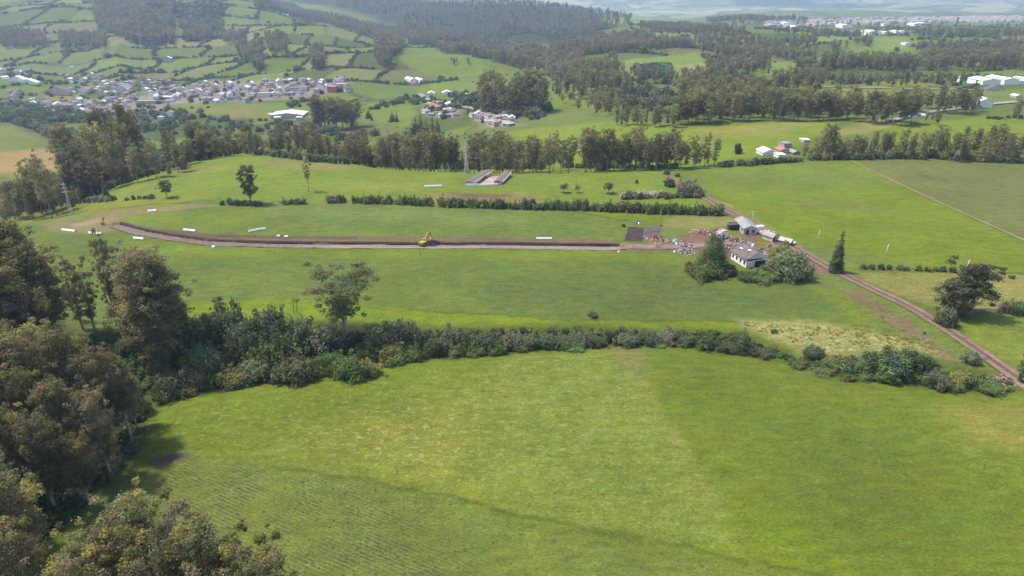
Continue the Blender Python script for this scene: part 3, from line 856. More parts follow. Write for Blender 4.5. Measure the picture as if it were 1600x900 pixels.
# ------------------------------------------------------------------ plants: mesh makers
def leaves(rg, clumps, n_total, size, up=0.25, rand=0.7, elong=1.5, shell=0.55):
    """clumps: (x,y,z, rx,rz, r,g,b). returns V, Q, C"""
    C = np.array(clumps, float)
    wgt = C[:, 3] ** 2; wgt /= wgt.sum()
    idx = rg.choice(len(C), n_total, p=wgt)
    d = rg.normal(size=(n_total, 3)); d /= np.linalg.norm(d, axis=1)[:, None]
    rr = shell + (1 - shell) * rg.random(n_total) ** 0.7
    rr *= 1 + 0.28 * rg.normal(size=n_total)
    c = C[idx]
    rr = rr * (1 + 0.25 * np.sin(d[:, 0] * 5 + idx) * np.sin(d[:, 1] * 5 + idx * 2.0))
    ctr = c[:, :3] + d * rr[:, None] * np.stack([c[:, 3], c[:, 3], c[:, 4]], 1)
    nrm = d * 0.9 + rand * rg.normal(size=(n_total, 3)) * 0.6 + np.array([0, 0, up])
    nrm /= np.linalg.norm(nrm, axis=1)[:, None]
    a = np.cross(nrm, rg.normal(size=(n_total, 3))); a /= np.linalg.norm(a, axis=1)[:, None] + 1e-9
    b = np.cross(nrm, a)
    s = size * (0.6 + 0.8 * rg.random(n_total))[:, None]
    A = a * s * elong * 0.5; B = b * s * 0.5
    V = np.stack([ctr - A, ctr + B, ctr + A, ctr - B], 1).reshape(-1, 3)
    Q = np.arange(4 * n_total).reshape(-1, 4)
    col = c[:, 5:8] * (0.84 + 0.32 * rg.random(n_total))[:, None]
    return V, Q, np.repeat(col, 4, 0)

OLIVE = np.array([0.135, 0.145, 0.058]); BROWN = np.array([0.172, 0.145, 0.086]); YELL = np.array([0.22, 0.20, 0.06])
DARKG = np.array([0.075, 0.095, 0.045]); GREYG = np.array([0.125, 0.155, 0.080]); GREEN = np.array([0.115, 0.165, 0.055])
MAUVE = np.array([0.160, 0.148, 0.098]); PALEB = np.array([0.36, 0.35, 0.26]); BLUEG = np.array([0.085, 0.118, 0.075])

LIFT = 1.5
OLIVE, BROWN, YELL, DARKG, GREYG, GREEN, MAUVE, PALEB, BLUEG = [q * LIFT for q in (OLIVE, BROWN, YELL, DARKG, GREYG, GREEN, MAUVE, PALEB, BLUEG)]

def mixc(rg, cols, w):
    w = np.array(w, float); w /= w.sum()
    k = rg.choice(len(cols), p=w)
    return cols[k] * (0.85 + 0.3 * rg.random())

def euc_parts(seed, rmax=0.20, nclump=26, u0=0.40, flat=0.62, cr=(0.05, 0.10), cols=(OLIVE, BROWN, YELL), w=(5, 4, 1), lean=0.03, vase=False):
    rg = np.random.default_rng(seed)
    la = rg.random() * 6.28
    def trunk(u): return np.array([math.cos(la) * lean * u * u, math.sin(la) * lean * u * u, u])
    cl = []; limbs = []
    for k in range(nclump):
        u = u0 + (0.97 - u0) * (k + rg.random()) / nclump
        q = (u - 0.66) / 0.40
        R = rmax * math.sqrt(max(0.05, 1 - q * q))
        if vase: R = rmax * (0.25 + 0.95 * (u - u0) / (1 - u0)) * (1.0 if u < 0.9 else 0.8)
        an = k * 2.399 + rg.random() * 0.9
        r = R * (0.35 + 0.65 * rg.random())
        t = trunk(u)
        c = t + np.array([math.cos(an) * r, math.sin(an) * r, 0])
        s = cr[0] + (cr[1] - cr[0]) * rg.random()
        cc = mixc(rg, cols, w)
        cl.append((*c, s, s * flat, *cc))
        for _ in range(2):                         # satellite tufts make the outline uneven
            o = rg.normal(size=3) * s * 1.1
            o[2] *= 0.8
            cl.append((*(c + o), s * 0.5, s * 0.5 * flat, *(cc * (0.9 + 0.2 * rg.random()))))
        if k % 2 == 0 or vase or nclump > 40 or nclump < 18:
            b = trunk(max(0.15, u - 0.12 - r * 0.9))
            limbs.append((b, (b + c) / 2 + np.array([0, 0, -0.02]), c))
    tp = [trunk(u) + rg.normal(size=3) * np.array([0.006, 0.006, 0]) for u in np.linspace(0, 0.95, 8)]
    return rg, cl, limbs, tp

def trunk_mesh(name, tp, limbs, r0, mat, sides=7, z_sink=0.02):
    mb = MB()
    tp = [np.array(p) for p in tp]; tp[0] = tp[0] - np.array([0, 0, z_sink])
    n = len(tp)
    mb.tube(tp, [r0 * (1.25 if i == 0 else 1.0) * (1 - 0.85 * i / (n - 1)) for i in range(n)], sides)
    for b, m_, c in limbs:
        q = r0 * (0.5 * (1 - b[2]) + 0.06)
        mb.tube([b, m_, c], [q, q * 0.7, q * 0.25], max(4, sides - 3), cap=False)
    return mb.mesh(name, mat, True)

def crown_mesh(name, rg, cl, n, size, **k):
    V, Q, C = leaves(rg, cl, n, size, **k)
    return np_mesh(name, V, Q, [M['leaf']], C)

def joined(name, rg, cl, tp, limbs, n, size, r0, bark, **k):
    """far tree in one mesh: leaves and trunk"""
    V, Q, C = leaves(rg, cl, n, size, **k)
    mb = MB(); tp2 = [np.array(tp[0]) - np.array([0, 0, 0.03]), tp[len(tp) // 2], tp[-1]]
    mb.tube(tp2, [r0, r0 * 0.7, r0 * 0.2], 4, cap=False)
    tv = np.array(mb.V); tf = np.array(mb.F)
    V2 = np.vstack([V, tv]); Q2 = np.vstack([Q, tf + len(V)])
    C2 = np.vstack([C, np.tile((0.2, 0.2, 0.2), (len(tv), 1))])
    mi = np.concatenate([np.zeros(len(Q), int), np.ones(len(tf), int)])
    return np_mesh(name, V2, Q2, [M['leaf'], bark], C2, mi)

EUC = {'hi': [], 'mid': [], 'low': [], 'far': [], 'open': []}
EPAR = [dict(rmax=0.15, u0=0.3), dict(rmax=0.19, u0=0.3), dict(rmax=0.12, nclump=28, u0=0.22), dict(rmax=0.17, u0=0.26), dict(rmax=0.14, u0=0.42, nclump=20), dict(rmax=0.21, u0=0.3, nclump=30)]
for i, kw in enumerate(EPAR):
    for lod, n, sz in (('hi', 16000, 0.0094), ('mid', 2500, 0.021), ('far', 1500, 0.027), ('low', 420, 0.05)):
        kw2 = dict(kw)
        if lod == 'hi': kw2.update(nclump=72, cr=(0.024, 0.062), flat=0.8, w=(4, 4, 0.6))
        if lod == 'far': kw2.update(u0=0.16)
        if lod == 'low': kw2.update(cols=(BROWN, OLIVE), w=(3, 2))
        rg, cl, limbs, tp = euc_parts(100 + i, **kw2)
        if lod in ('low', 'far'):
            EUC[lod].append(joined('eucalyptus_tree', rg, cl, tp, limbs, n, sz, 0.012, M['bark_pale']))
        else:
            EUC[lod].append((crown_mesh('crown', rg, cl, n, sz), trunk_mesh('trunk', tp, limbs, 0.0125, M['bark_pale'])))

for i in range(4):
    rg, cl, limbs, tp = euc_parts(160 + i, rmax=0.19 + 0.02 * i, u0=0.22, nclump=30, cr=(0.022, 0.05), flat=0.9, vase=True, w=(3, 4, 0.5))
    EUC['open'].append((crown_mesh('crown', rg, cl, 7000, 0.0100), trunk_mesh('trunk', tp, limbs, 0.014, M['bark_pale'])))

def cone_parts(seed, rad=0.2, dense=1.0, cols=(DARKG, OLIVE), w=(4, 1), tiers=9, droop=0.0, u0=0.06, power=0.8, flat=0.55, per=5):
    rg = np.random.default_rng(seed)
    cl = []; limbs = []
    for t in range(tiers):
        u = u0 + (0.97 - u0) * t / (tiers - 1)
        R = rad * (1 - (u - u0) / (1 - u0)) ** power
        k = max(1, int(per * (R / rad) + 1.3))
        for j in range(k):
            an = 2 * math.pi * (j + 0.5 * (t % 2) + 0.4 * rg.random()) / k
            r = R * (0.55 + 0.35 * rg.random())
            c = np.array([math.cos(an) * r, math.sin(an) * r, u - droop * R])
            s = max(0.03, R * 0.55) * (0.8 + 0.4 * rg.random())
            cl.append((*c, s, s * flat + 0.01, *mixc(rg, cols, w)))
            limbs.append((np.array([0, 0, u]), c * 0.5 + np.array([0, 0, u * 0.5]), c))
    cl.append((0, 0, 0.97, 0.02, 0.035, *cols[0]))
    return rg, cl, limbs, [np.array([0, 0, u]) for u in np.linspace(0, 0.98, 6)]

CON = {'hi': [], 'low': []}
for i, kw in enumerate([dict(rad=0.17), dict(rad=0.22, tiers=8), dict(rad=0.13, tiers=10)]):
    rg, cl, limbs, tp = cone_parts(200 + i, **kw)
    CON['hi'].append((crown_mesh('crown', rg, cl, 4500, 0.022), trunk_mesh('trunk', tp, limbs, 0.012, M['bark_dark'])))
    rg, cl, limbs, tp = cone_parts(200 + i, **kw)
    CON['low'].append(joined('conifer_tree', rg, cl, tp, limbs, 420, 0.06, 0.012, M['bark_dark']))

def shrub_clumps(seed, cols, w, n=13, flat=0.8, spread=0.62):
    rg = np.random.default_rng(seed)
    cl = []
    for k in range(n):
        an = k * 2.399 + rg.random() * 0.6
        r = spread * math.sqrt((k + 0.5) / n) * (0.8 + 0.4 * rg.random())
        s = 0.27 + 0.17 * rg.random()
        z = (0.95 - 0.75 * r * r) * (0.62 + 0.25 * rg.random()) - 0.06
        cc = mixc(rg, cols, w)
        cl.append((math.cos(an) * r, math.sin(an) * r, max(0.12, z), s, s * flat, *cc))
        for _ in range(2):
            o = rg.normal(size=3) * s * 0.75
            cl.append((math.cos(an) * r + o[0], math.sin(an) * r + o[1], max(0.1, z + o[2] * 0.8), s * 0.45, s * 0.45, *(cc * (0.85 + 0.3 * rg.random()))))
        if k % 2: cl.append((math.cos(an) * r * 1.25, math.sin(an) * r * 1.25, 0.15, s * 0.9, s * 0.7, *(cc * 0.9)))
    return rg, cl

TONES = {'grey': ((GREYG, MAUVE), (4, 1)), 'green': ((GREEN, OLIVE), (3, 2)), 'dark': ((DARKG, BLUEG, GREEN), (3, 2, 1)),
         'mauve': ((MAUVE, GREYG), (3, 2)), 'olive': ((OLIVE, YELL, GREEN), (3, 1, 2)), 'pale': ((PALEB, GREYG), (3, 1)), 'light': ((np.array([0.27, 0.29, 0.13]), GREEN * 1.2, GREYG * 1.2), (2, 2, 1))}
SHR = {}
def stems_mesh(seed):
    rg = np.random.default_rng(seed); mb = MB()
    for k in range(7):
        an = rg.random() * 6.28; r = 0.15 + 0.35 * rg.random()
        mb.tube([(0.05 * math.cos(an), 0.05 * math.sin(an), -0.08), (r * 0.5 * math.cos(an), r * 0.5 * math.sin(an), 0.3), (r * math.cos(an), r * math.sin(an), 0.75)], [0.03, 0.022, 0.008], 4, cap=False)
    return mb.mesh('stems', M['bark_dark'], True)
STEMS = [stems_mesh(i) for i in range(3)]
for tn, (cc, ww) in TONES.items():
    SHR[tn] = {'hi': [], 'low': []}
    for v in range(3):
        rg, cl = shrub_clumps(300 + v * 7 + len(tn), cc, ww, n=12 + v)
        SHR[tn]['hi'].append(crown_mesh('foliage', rg, cl, 5200, 0.072, up=0.3))
        rg, cl = shrub_clumps(300 + v * 7 + len(tn), cc, ww, n=8)
        SHR[tn]['low'].append(crown_mesh('shrub', rg, cl, 420, 0.2, up=0.3))

# ------------------------------------------------------------------ plants: placing
def solve_h(p, top_py):
    return z_from_py(p[1], top_py) - p[2]

PLACED = []     # individually placed plants (for the stuff scatter to keep away)
def tree(crown, trunk, p, h, name, label, cat='tree', group=None, wide=1.0, rz=None):
    rz = random.random() * 6.28 if rz is None else rz
    e = empty(name, (p[0], p[1], p[2]), rz)
    e.scale = (h * wide, h * wide, h)
    link('crown', crown, e); link('trunk', trunk, e)
    tag(e, label, cat, group)
    return e

def solo(me, p, sx, sz, name, label, cat, group=None):
    o = link(name, me, None, (p[0], p[1], p[2]), random.random() * 6.28)
    o.scale = (sx, sx, sz)
    return tag(o, label, cat, group)

EUCQ = []    # queue of eucalyptus: (p, h, belt label, variant)
def euc_at(px, base, top, where, var=None, wide=1.0, y=None):
    p = at(px, base) if y is None else at_y(px, y)
    h = solve_h(p, top)
    EUCQ.append((p, h, where, var, wide))

# --- foreground wood on the left: one line per tree (base pixel, top pixel)
WOOD = [(30,700,525),(85,690,520),(140,690,522),(180,700,555),(205,690,570),(215,670,600),(-30,680,505),(60,740,585),(120,745,600),(175,745,620),(-10,760,580),(20,800,640),
        (90,800,660),(140,790,690),(-40,830,620),(30,860,710),(-15,900,720),(50,920,740),(5,960,770),(60,990,830),(-60,940,700),(-70,760,560),(150,640,535),(100,640,515),(40,640,512),(-20,630,500),
        (195,640,560),(-90,860,640),(-110,700,510)]
for i, (px, b, t) in enumerate(WOOD):
    euc_at(px, b, t - 10, 'wood', var=i % 6, wide=1.05)
FRONT = [(250,955,775),(300,985,790),(345,1000,815),(222,1000,815),(400,1000,840),(440,1030,870),(275,1030,850),(330,1040,870),(180,1040,850),(150,1000,880),(385,1040,880)]
for i, (px, b, t) in enumerate(FRONT):
    euc_at(px, b, t, 'front', var=(i * 2 + 1) % 6, wide=1.05)
for i, (px, b, t) in enumerate([(10,560,352),(45,545,346),(70,540,362),(88,545,395),(80,560,440),(58,560,385),(-25,570,345),(25,600,400),(50,600,440),(-5,530,360),(35,590,420),(-60,560,350)]):
    euc_at(px, b, t, 'dark', var=(i + 3) % 6, wide=1.3)
for i, (px, b, t, w) in enumerate([(257,572,386,1.3),(238,566,425,1.3),(277,566,410,1.25),(255,585,470,1.5),(130,515,415,1.0),(150,520,400,0.9),(186,520,372,0.75),(205,525,380,0.6),(295,555,470,1.1),(225,560,480,1.2)]):
    euc_at(px, b, t, 'edge', var=i % 6, wide=w)
euc_at(118, 500, 430, 'edge', var=4, wide=0.8)
# --- belts along the far rim of the plateau (column range, distance range, count, top row range)
BELTS = [(0,60,300,350,10,262,300,'ravine'),(50,140,315,365,14,240,290,'ravine'),(120,220,352,395,22,185,240,'rim'),(150,225,400,440,16,152,185,'rim'),(210,300,352,410,22,190,235,'rim'),
         (300,400,405,450,30,180,210,'crest'),(390,490,400,450,28,184,214,'crest'),(480,570,385,435,26,194,222,'crest'),(560,640,372,415,20,198,230,'crest'),
         (640,700,366,395,13,184,218,'pylon'),(700,860,366,420,26,196,236,'pylon'),(560,960,400,480,46,196,225,'pylon'),(855,890,366,372,3,198,222,'gap'),(910,975,362,390,20,190,215,'gap'),(975,1060,362,395,24,190,212,'gap'),(1062,1118,368,380,8,198,222,'gap'),
         (1255,1330,378,395,20,203,223,'right'),(1285,1300,378,382,2,178,190,'right'),(1330,1460,376,405,34,194,220,'right'),(1460,1610,372,405,40,188,216,'right'),(1610,1700,372,400,12,190,218,'right')]
rb = np.random.default_rng(21)
for x0, x1, y0, y1, n, t0, t1, w in BELTS:
    for k in range(n):
        px = x0 + (x1 - x0) * (k + rb.random()) / n
        euc_at(px, None, t0 + 6 + (t1 - t0) * (1.35 * rb.random() ** 0.8), w, y=y0 + (y1 - y0) * rb.random(), wide=0.7 + 0.4 * rb.random())
# --- belts on the middle ground, base pixel rows
for x0, x1, b0, b1, n, t0, t1, w in [(960,1052,195,200,12,160,175,'lane'),(1055,1112,190,196,12,138,160,'lane'),(1105,1165,184,191,12,142,155,'lane'),(1160,1345,182,190,34,138,156,'lane'),
         (1350,1425,188,197,12,138,156,'barn'),(1420,1530,168,178,18,130,150,'barn'),(1578,1592,184,186,2,153,160,'barn'),(1440,1465,190,196,3,165,178,'barn'),
         (492,560,196,204,14,150,168,'grove'),(1290,1510,132,138,30,108,120,'long belt'),(755,850,168,182,22,104,150,'slope'),(840,990,145,158,16,112,140,'slope')]:
    for k in range(n):
        px = x0 + (x1 - x0) * (k + rb.random()) / n
        euc_at(px, b0 + (b1 - b0) * rb.random(), t0 + (t1 - t0) * rb.random(), w, wide=0.9 + 0.5 * rb.random())

# --- far forests, scattered over their ground
FOREST = [([(150,-5),(270,-5),(274,70),(225,74),(190,62),(150,40)], 8.5, 16, 26), ([(285,36),(335,40),(332,66),(290,66)], 9, 14, 20), ([(0,48),(60,55),(82,74),(0,77)], 9, 14, 22), ([(92,58),(165,60),(168,76),(98,79)], 9, 14, 22),
          ([(395,-4),(470,17),(600,46),(592,58),(480,32),(400,14)], 9, 14, 22), ([(585,48),(632,54),(626,85),(604,112),(588,100)], 8, 16, 24), ([(620,42),(760,72),(900,100),(920,128),(860,122),(760,94),(640,70)], 9, 16, 26),
          ([(840,95),(970,120),(985,150),(930,145),(860,125)], 9, 16, 24), ([(365,72),(410,77),(415,92),(380,100)], 9, 16, 22), ([(486,86),(506,86),(506,110),(490,110)], 7, 18, 24), ([(415,60),(450,60),(450,86),(420,86)], 8, 14, 20),
          ([(395,100),(412,100),(412,112),(398,112)], 7, 16, 22), ([(345,50),(385,55),(385,72),(350,70)], 10, 12, 20),
          ([(850,60),(1000,56),(1090,78),(1000,82),(870,90)], 11, 12, 20), ([(1000,40),(1150,48),(1170,56),(1090,59),(1000,49)], 14, 12, 18), ([(1090,82),(1190,86),(1200,97),(1120,93)], 10, 14, 20),
          ([(1062,150),(1150,142),(1200,150),(1205,178),(1065,188)], 12, 16, 24), ([(1180,72),(1270,67),(1280,73),(1200,84)], 11, 12, 18), ([(1280,105),(1460,105),(1600,99),(1600,111),(1290,112)], 10, 15, 22), ([(1200,130),(1280,124),(1290,138),(1210,146)], 11, 14, 20),
          ([(1200,51),(1350,57),(1440,56),(1440,59),(1350,61),(1200,54)], 18, 10, 17), ([(1430,77),(1600,73),(1600,83),(1430,84)], 12, 13, 19), ([(1250,40),(1600,42),(1600,44),(1250,42)], 30, 12, 20), ([(1600,44),(1800,44),(1800,130),(1600,120)], 20, 14, 22),
          ([(1085,63),(1195,67),(1200,79),(1090,75)], 12, 13, 19), ([(1100,101),(1200,99),(1200,124),(1110,119)], 12, 14, 20), ([(1060,130),(1150,126),(1150,140),(1062,149)], 11, 15, 22), ([(1200,86),(1270,82),(1275,94),(1205,97)], 12, 13, 19),
          ([(1240,114),(1290,112),(1295,123),(1245,127)], 11, 14, 20), ([(1300,73),(1362,68),(1362,79),(1300,83)], 12, 12, 18), ([(1440,58),(1600,55),(1600,61),(1440,63)], 18, 12, 18), ([(1440,91),(1600,87),(1600,96),(1440,99)], 11, 14, 20), ([(1150,168),(1340,173),(1340,180),(1150,179)], 10, 15, 22),
          ([(880,84),(960,92),(965,104),(900,98)], 11, 14, 20), ([(985,118),(1055,122),(1060,135),(1000,134)], 12, 10, 16), ([(700,96),(740,100),(742,106),(705,104)], 12, 8, 12),
          ([(460,2),(560,14),(640,34),(760,60),(900,62),(960,42),(1000,36),(930,16),(860,6),(700,0)], 27, 14, 24), ([(1100,28),(1260,32),(1260,40),(1110,42)], 26, 14, 24), ([(860,130),(880,130),(990,175),(960,190),(880,165)], 14, 8, 18)]
FARTREES = []   # (p, h)
rf = np.random.default_rng(33)
def scatter(poly_px, sp, dens=1.0):
    wp = wpoly(densify(poly_px + [poly_px[0]], 3)[:-1])
    x0, y0 = wp.min(0); x1, y1 = wp.max(0)
    nx, ny = int((x1 - x0) / sp) + 1, int((y1 - y0) / sp) + 1
    if nx * ny > 400000: return np.zeros((0, 3))
    gx, gy = np.meshgrid(np.arange(nx), np.arange(ny))
    x = x0 + (gx.ravel() + rf.random(gx.size)) * sp; y = y0 + (gy.ravel() + rf.random(gx.size)) * sp
    m = inside(x, y, wp) & (rf.random(x.size) < dens)
    x, y = x[m], y[m]
    return np.stack([x, y, height(x, y)], 1)
for poly_, sp, h0, h1 in FOREST:
    pts = scatter(poly_, sp, 0.92)
    if sp > 25 and len(pts): pts = pts[fbm(pts[:, 0] / 160, pts[:, 1] / 160, 401, 2) > -0.16]
    elif len(pts): pts = pts[fbm(pts[:, 0] / 45, pts[:, 1] / 45, 402, 2) > -0.33]
    for p in pts[:6000]:
        FARTREES.append((p, h0 + (h1 - h0) * rf.random()))

WHERE = {'wood': ('brown eucalyptus in the wood along the left edge', 'eucalyptus trees of the left hand wood'),
         'front': ('brown eucalyptus in the bottom left clump beside the crop', 'eucalyptus trees at the bottom left corner'),
         'dark': ('dark eucalyptus in the clump behind the left wood', 'dark eucalyptus trees at the left edge'),
         'edge': ('eucalyptus in the clump where the hedgerow meets the wood', 'eucalyptus trees at the left end of the hedgerow'),
         'ravine': ('eucalyptus in the ravine left of the small pylon', 'eucalyptus trees in the left hand ravine'),
         'rim': ('eucalyptus in the belt left of the grassy hill', 'eucalyptus trees on the rim below the village'),
         'crest': ('eucalyptus in the row behind the grassy hill', 'eucalyptus trees behind the grassy hill'),
         'pylon': ('eucalyptus in the row around the tall pylon', 'eucalyptus trees around the tall pylon'),
         'gap': ('eucalyptus in the clump beyond the track end', 'eucalyptus trees beyond the end of the track'),
         'right': ('eucalyptus in the belt behind the brown field', 'eucalyptus trees behind the right hand fields'),
         'lane': ('eucalyptus in the row beyond the green fields', 'eucalyptus trees lining the far green fields'),
         'barn': ('eucalyptus around the white sheds by the road', 'eucalyptus trees around the white sheds'),
         'grove': ('eucalyptus in the grove beside the white hall', 'eucalyptus trees of the grove by the white hall'),
         'long belt': ('eucalyptus in the belt before the greenhouses', 'eucalyptus trees of the long far belt'),
         'slope': ('eucalyptus on the slope right of the hamlet', 'eucalyptus trees on the ravine slope')}

def px_h(p, h):
    return h * F / depth_of(p[1], p[2])
order = sorted(range(len(EUCQ)), key=lambda i: -px_h(EUCQ[i][0], EUCQ[i][1]))
STAT = {}
for i in order[:298]:
    p, h, w, var, wide = EUCQ[i]
    STAT.setdefault(w, []).append((project(*p)[0], h, wide, p[1]))
def place_words(px, lst):
    xs = sorted(q[0] for q in lst)
    f = (px - xs[0]) / max(1e-6, xs[-1] - xs[0])
    return ['at its left end', 'left of centre', 'in its middle', 'right of centre', 'at its right end'][min(4, int(f * 5))]
def third(v, vals, words):
    vals = sorted(vals); k = sum(1 for q in vals if q < v) / max(1, len(vals))
    return words[min(2, int(k * 3))]
for rank, i in enumerate(order):
    p, h, w, var, wide = EUCQ[i]
    h = max(4.0, h)
    if rank >= 298:
        FARTREES.append((p, h)); continue
    v = var if var is not None else random.randrange(6)
    lod = 'hi' if px_h(p, h) > 95 else 'mid'
    lab, grp = WHERE[w]
    st = STAT[w]
    lab = '%s %s %s, %s' % (third(h, [q[1] for q in st], ('short', 'middling', 'tall')), third(p[1], [q[3] for q in st], ('near', 'inner', 'rear')), lab, place_words(project(*p)[0], st))
    c, t = EUC['open'][v % 4] if (w == 'edge' and wide <= 1.0) or (w == 'front' and i % 3 == 0) else EUC[lod][v]
    tree(c, t, p, h, 'eucalyptus_tree', lab, 'tree', grp, wide)

# --- lone trees with their own look
def vase_tree(px, base, top, label, seed, wide=1.0, cols=(OLIVE, BROWN, GREYG), w=(3, 2, 2), n=9000, sz=0.014, rmax=0.30, u0=0.34, nclump=24, flat=0.6, cr=(0.06, 0.10), name='broad_tree', vase=True, bark='bark_pale', cat='tree', lean=0.03, r0=0.017):
    p = at(px, base); h = solve_h(p, top)
    rg, cl, limbs, tp = euc_parts(seed, rmax=rmax, nclump=nclump, u0=u0, flat=flat, cr=cr, cols=cols, w=w, vase=vase, lean=lean)
    return tree(crown_mesh('crown', rg, cl, n, sz), trunk_mesh('trunk', tp, limbs, r0, M[bark]), p, h, name, label, cat, None, wide, rz=0.6)
vase_tree(540, 532, 413, 'lone vase shaped eucalyptus with bare forked limbs rising from the hedgerow', 501, wide=1.25, name='eucalyptus_tree')
vase_tree(392, 319, 258, 'tall dark leafy tree with bushes at its foot left of the mid hedge', 502, wide=0.85, vase=False, cols=(OLIVE, DARKG, MAUVE), w=(3, 2, 1), rmax=0.24, n=4500, sz=0.024, name='eucalyptus_tree', u0=0.25, nclump=28)
vase_tree(483, 299, 251, 'thin sparse tree alone on the grassy hill', 503, wide=0.75, n=700, sz=0.03, rmax=0.2, nclump=12, cr=(0.04, 0.07), name='eucalyptus_tree', u0=0.45)
vase_tree(261, 309, 281, 'small round tree on the yellow strip below the grassy hill', 504, wide=1.2, n=1200, sz=0.05, rmax=0.26, vase=False, cols=(GREYG, OLIVE), w=(1, 1), name='small_tree')
vase_tree(350, 520, 464, 'slender young tree at the dark left part of the hedgerow', 505, wide=0.8, n=2000, sz=0.03, vase=False, rmax=0.16, cols=(DARKG, OLIVE), w=(2, 1), name='small_tree')
vase_tree(1516, 492, 416, 'dark tree with flat layered foliage clumps and pale trunk beside the grey strip', 506, wide=1.25, n=9000, sz=0.02, vase=False, rmax=0.27, u0=0.36, nclump=15, flat=0.55, cr=(0.10, 0.15), cols=(DARKG * 1.15, MAUVE * 0.6, OLIVE * 0.8), w=(3, 2, 2), name='layered_tree', lean=0.05, r0=0.022)
vase_tree(1482, 492, 436, 'dark layered tree leaning over the farm track, left of the pale trunked one', 507, wide=1.35, n=8000, sz=0.024, vase=False, rmax=0.25, u0=0.2, nclump=16, flat=0.6, cr=(0.11, 0.16), cols=(DARKG * 1.15, MAUVE * 0.6, OLIVE * 0.8), w=(3, 2, 2), name='layered_tree', r0=0.02)
vase_tree(880, 301, 287, 'small round purple grey tree in the field, leftmost of three', 508, wide=1.6, n=900, sz=0.06, vase=False, rmax=0.26, u0=0.45, cols=(MAUVE, GREYG), w=(3, 1), name='small_tree')
vase_tree(902, 301, 289, 'smallest faint purple grey tree in the field between two larger ones', 509, wide=1.3, n=500, sz=0.06, vase=False, rmax=0.26, u0=0.45, cols=(MAUVE, GREYG), w=(3, 1), name='small_tree')
vase_tree(951, 302, 286, 'round purple grey tree in the field nearest the whitish shrubs', 510, wide=1.6, n=900, sz=0.06, vase=False, rmax=0.28, u0=0.45, cols=(MAUVE, GREYG), w=(3, 1), name='small_tree')
vase_tree(1592, 598, 548, 'slim columnar tree at the right edge beside the farm track', 511, wide=0.5, n=2500, sz=0.04, vase=False, rmax=0.2, u0=0.1, nclump=20, cols=(OLIVE, GREEN), w=(1, 1), name='columnar_tree')

def conifer(px, base, top, label, k, wide=1.0, name='conifer_tree', crown=None, y=None, group=None):
    p = at(px, base) if y is None else at_y(px, y)
    c, t = CON['hi'][k]
    return tree(crown or c, t, p, solve_h(p, top), name, label, 'tree', group, wide)
rg, cl, limbs, tp = cone_parts(231, rad=0.3, cols=(DARKG, OLIVE, GREEN), w=(3, 2, 1), tiers=11, power=0.5, flat=0.7, per=8, u0=0.1)
conifer(1112, 424, 357, 'big dark cypress standing in front of the ruined farmhouse', 0, 1.0, 'cypress_tree', crown_mesh('crown', rg, cl, 12000, 0.02))
rg, cl, limbs, tp = cone_parts(232, rad=0.14, cols=(GREYG * 0.75, OLIVE * 0.7), w=(2, 1), tiers=15, power=0.7, flat=0.6, per=5, droop=0.2)
conifer(1305, 425, 361, 'single tiered grey green conifer beside the farm track', 2, 1.05, 'conifer_tree', crown_mesh('crown', rg, cl, 4500, 0.022))
conifer(168, 313, 279, 'small conifer with open branches left of the grassy hill', 2, 1.2)
conifer(138, 309, 238, 'thin dark spire tree beside the ravine left of the small conifer', 2, 0.4, 'spire_tree')
conifer(1160, 549, 512, 'pointed dark bush like conifer in the right part of the hedgerow', 1, 1.3)
for k, (px, b, t) in enumerate([(576,185,168),(613,190,171),(620,190,174),(581,188,178),(253,160,140),(650,212,182),(658,213,180),(667,213,183),(676,213,182),(684,213,184),(646,213,186),(732,178,165),(754,192,180)]):
    lab = {0: 'dark conifer alone in the green field left of the pair', 1: 'taller conifer of the pair in the green valley field', 2: 'shorter conifer of the pair in the green valley field', 3: 'low bush like conifer next to the lone one in the valley field', 4: 'dark pointed conifer standing among the village roofs', 11: 'dark conifer at the right end of the pink hamlet', 12: 'dark conifer in front of the hamlet with the red building'}.get(k)
    conifer(px, b, t, lab or 'dark conifer in the dense block of conifers in front of the hamlet', k % 3, 1.2 if k not in (0,) else 1.6, group=None if lab else 'conifers of the dense block')

vase_tree(192, 522, 343, 'thin leaning tree with a nearly bare tip above the other trees at the hedgerow end', 512, wide=0.55, n=900, sz=0.012, rmax=0.14, u0=0.35, nclump=14, cr=(0.02, 0.04), lean=0.08, r0=0.009, name='eucalyptus_tree', bark='bark_dark')
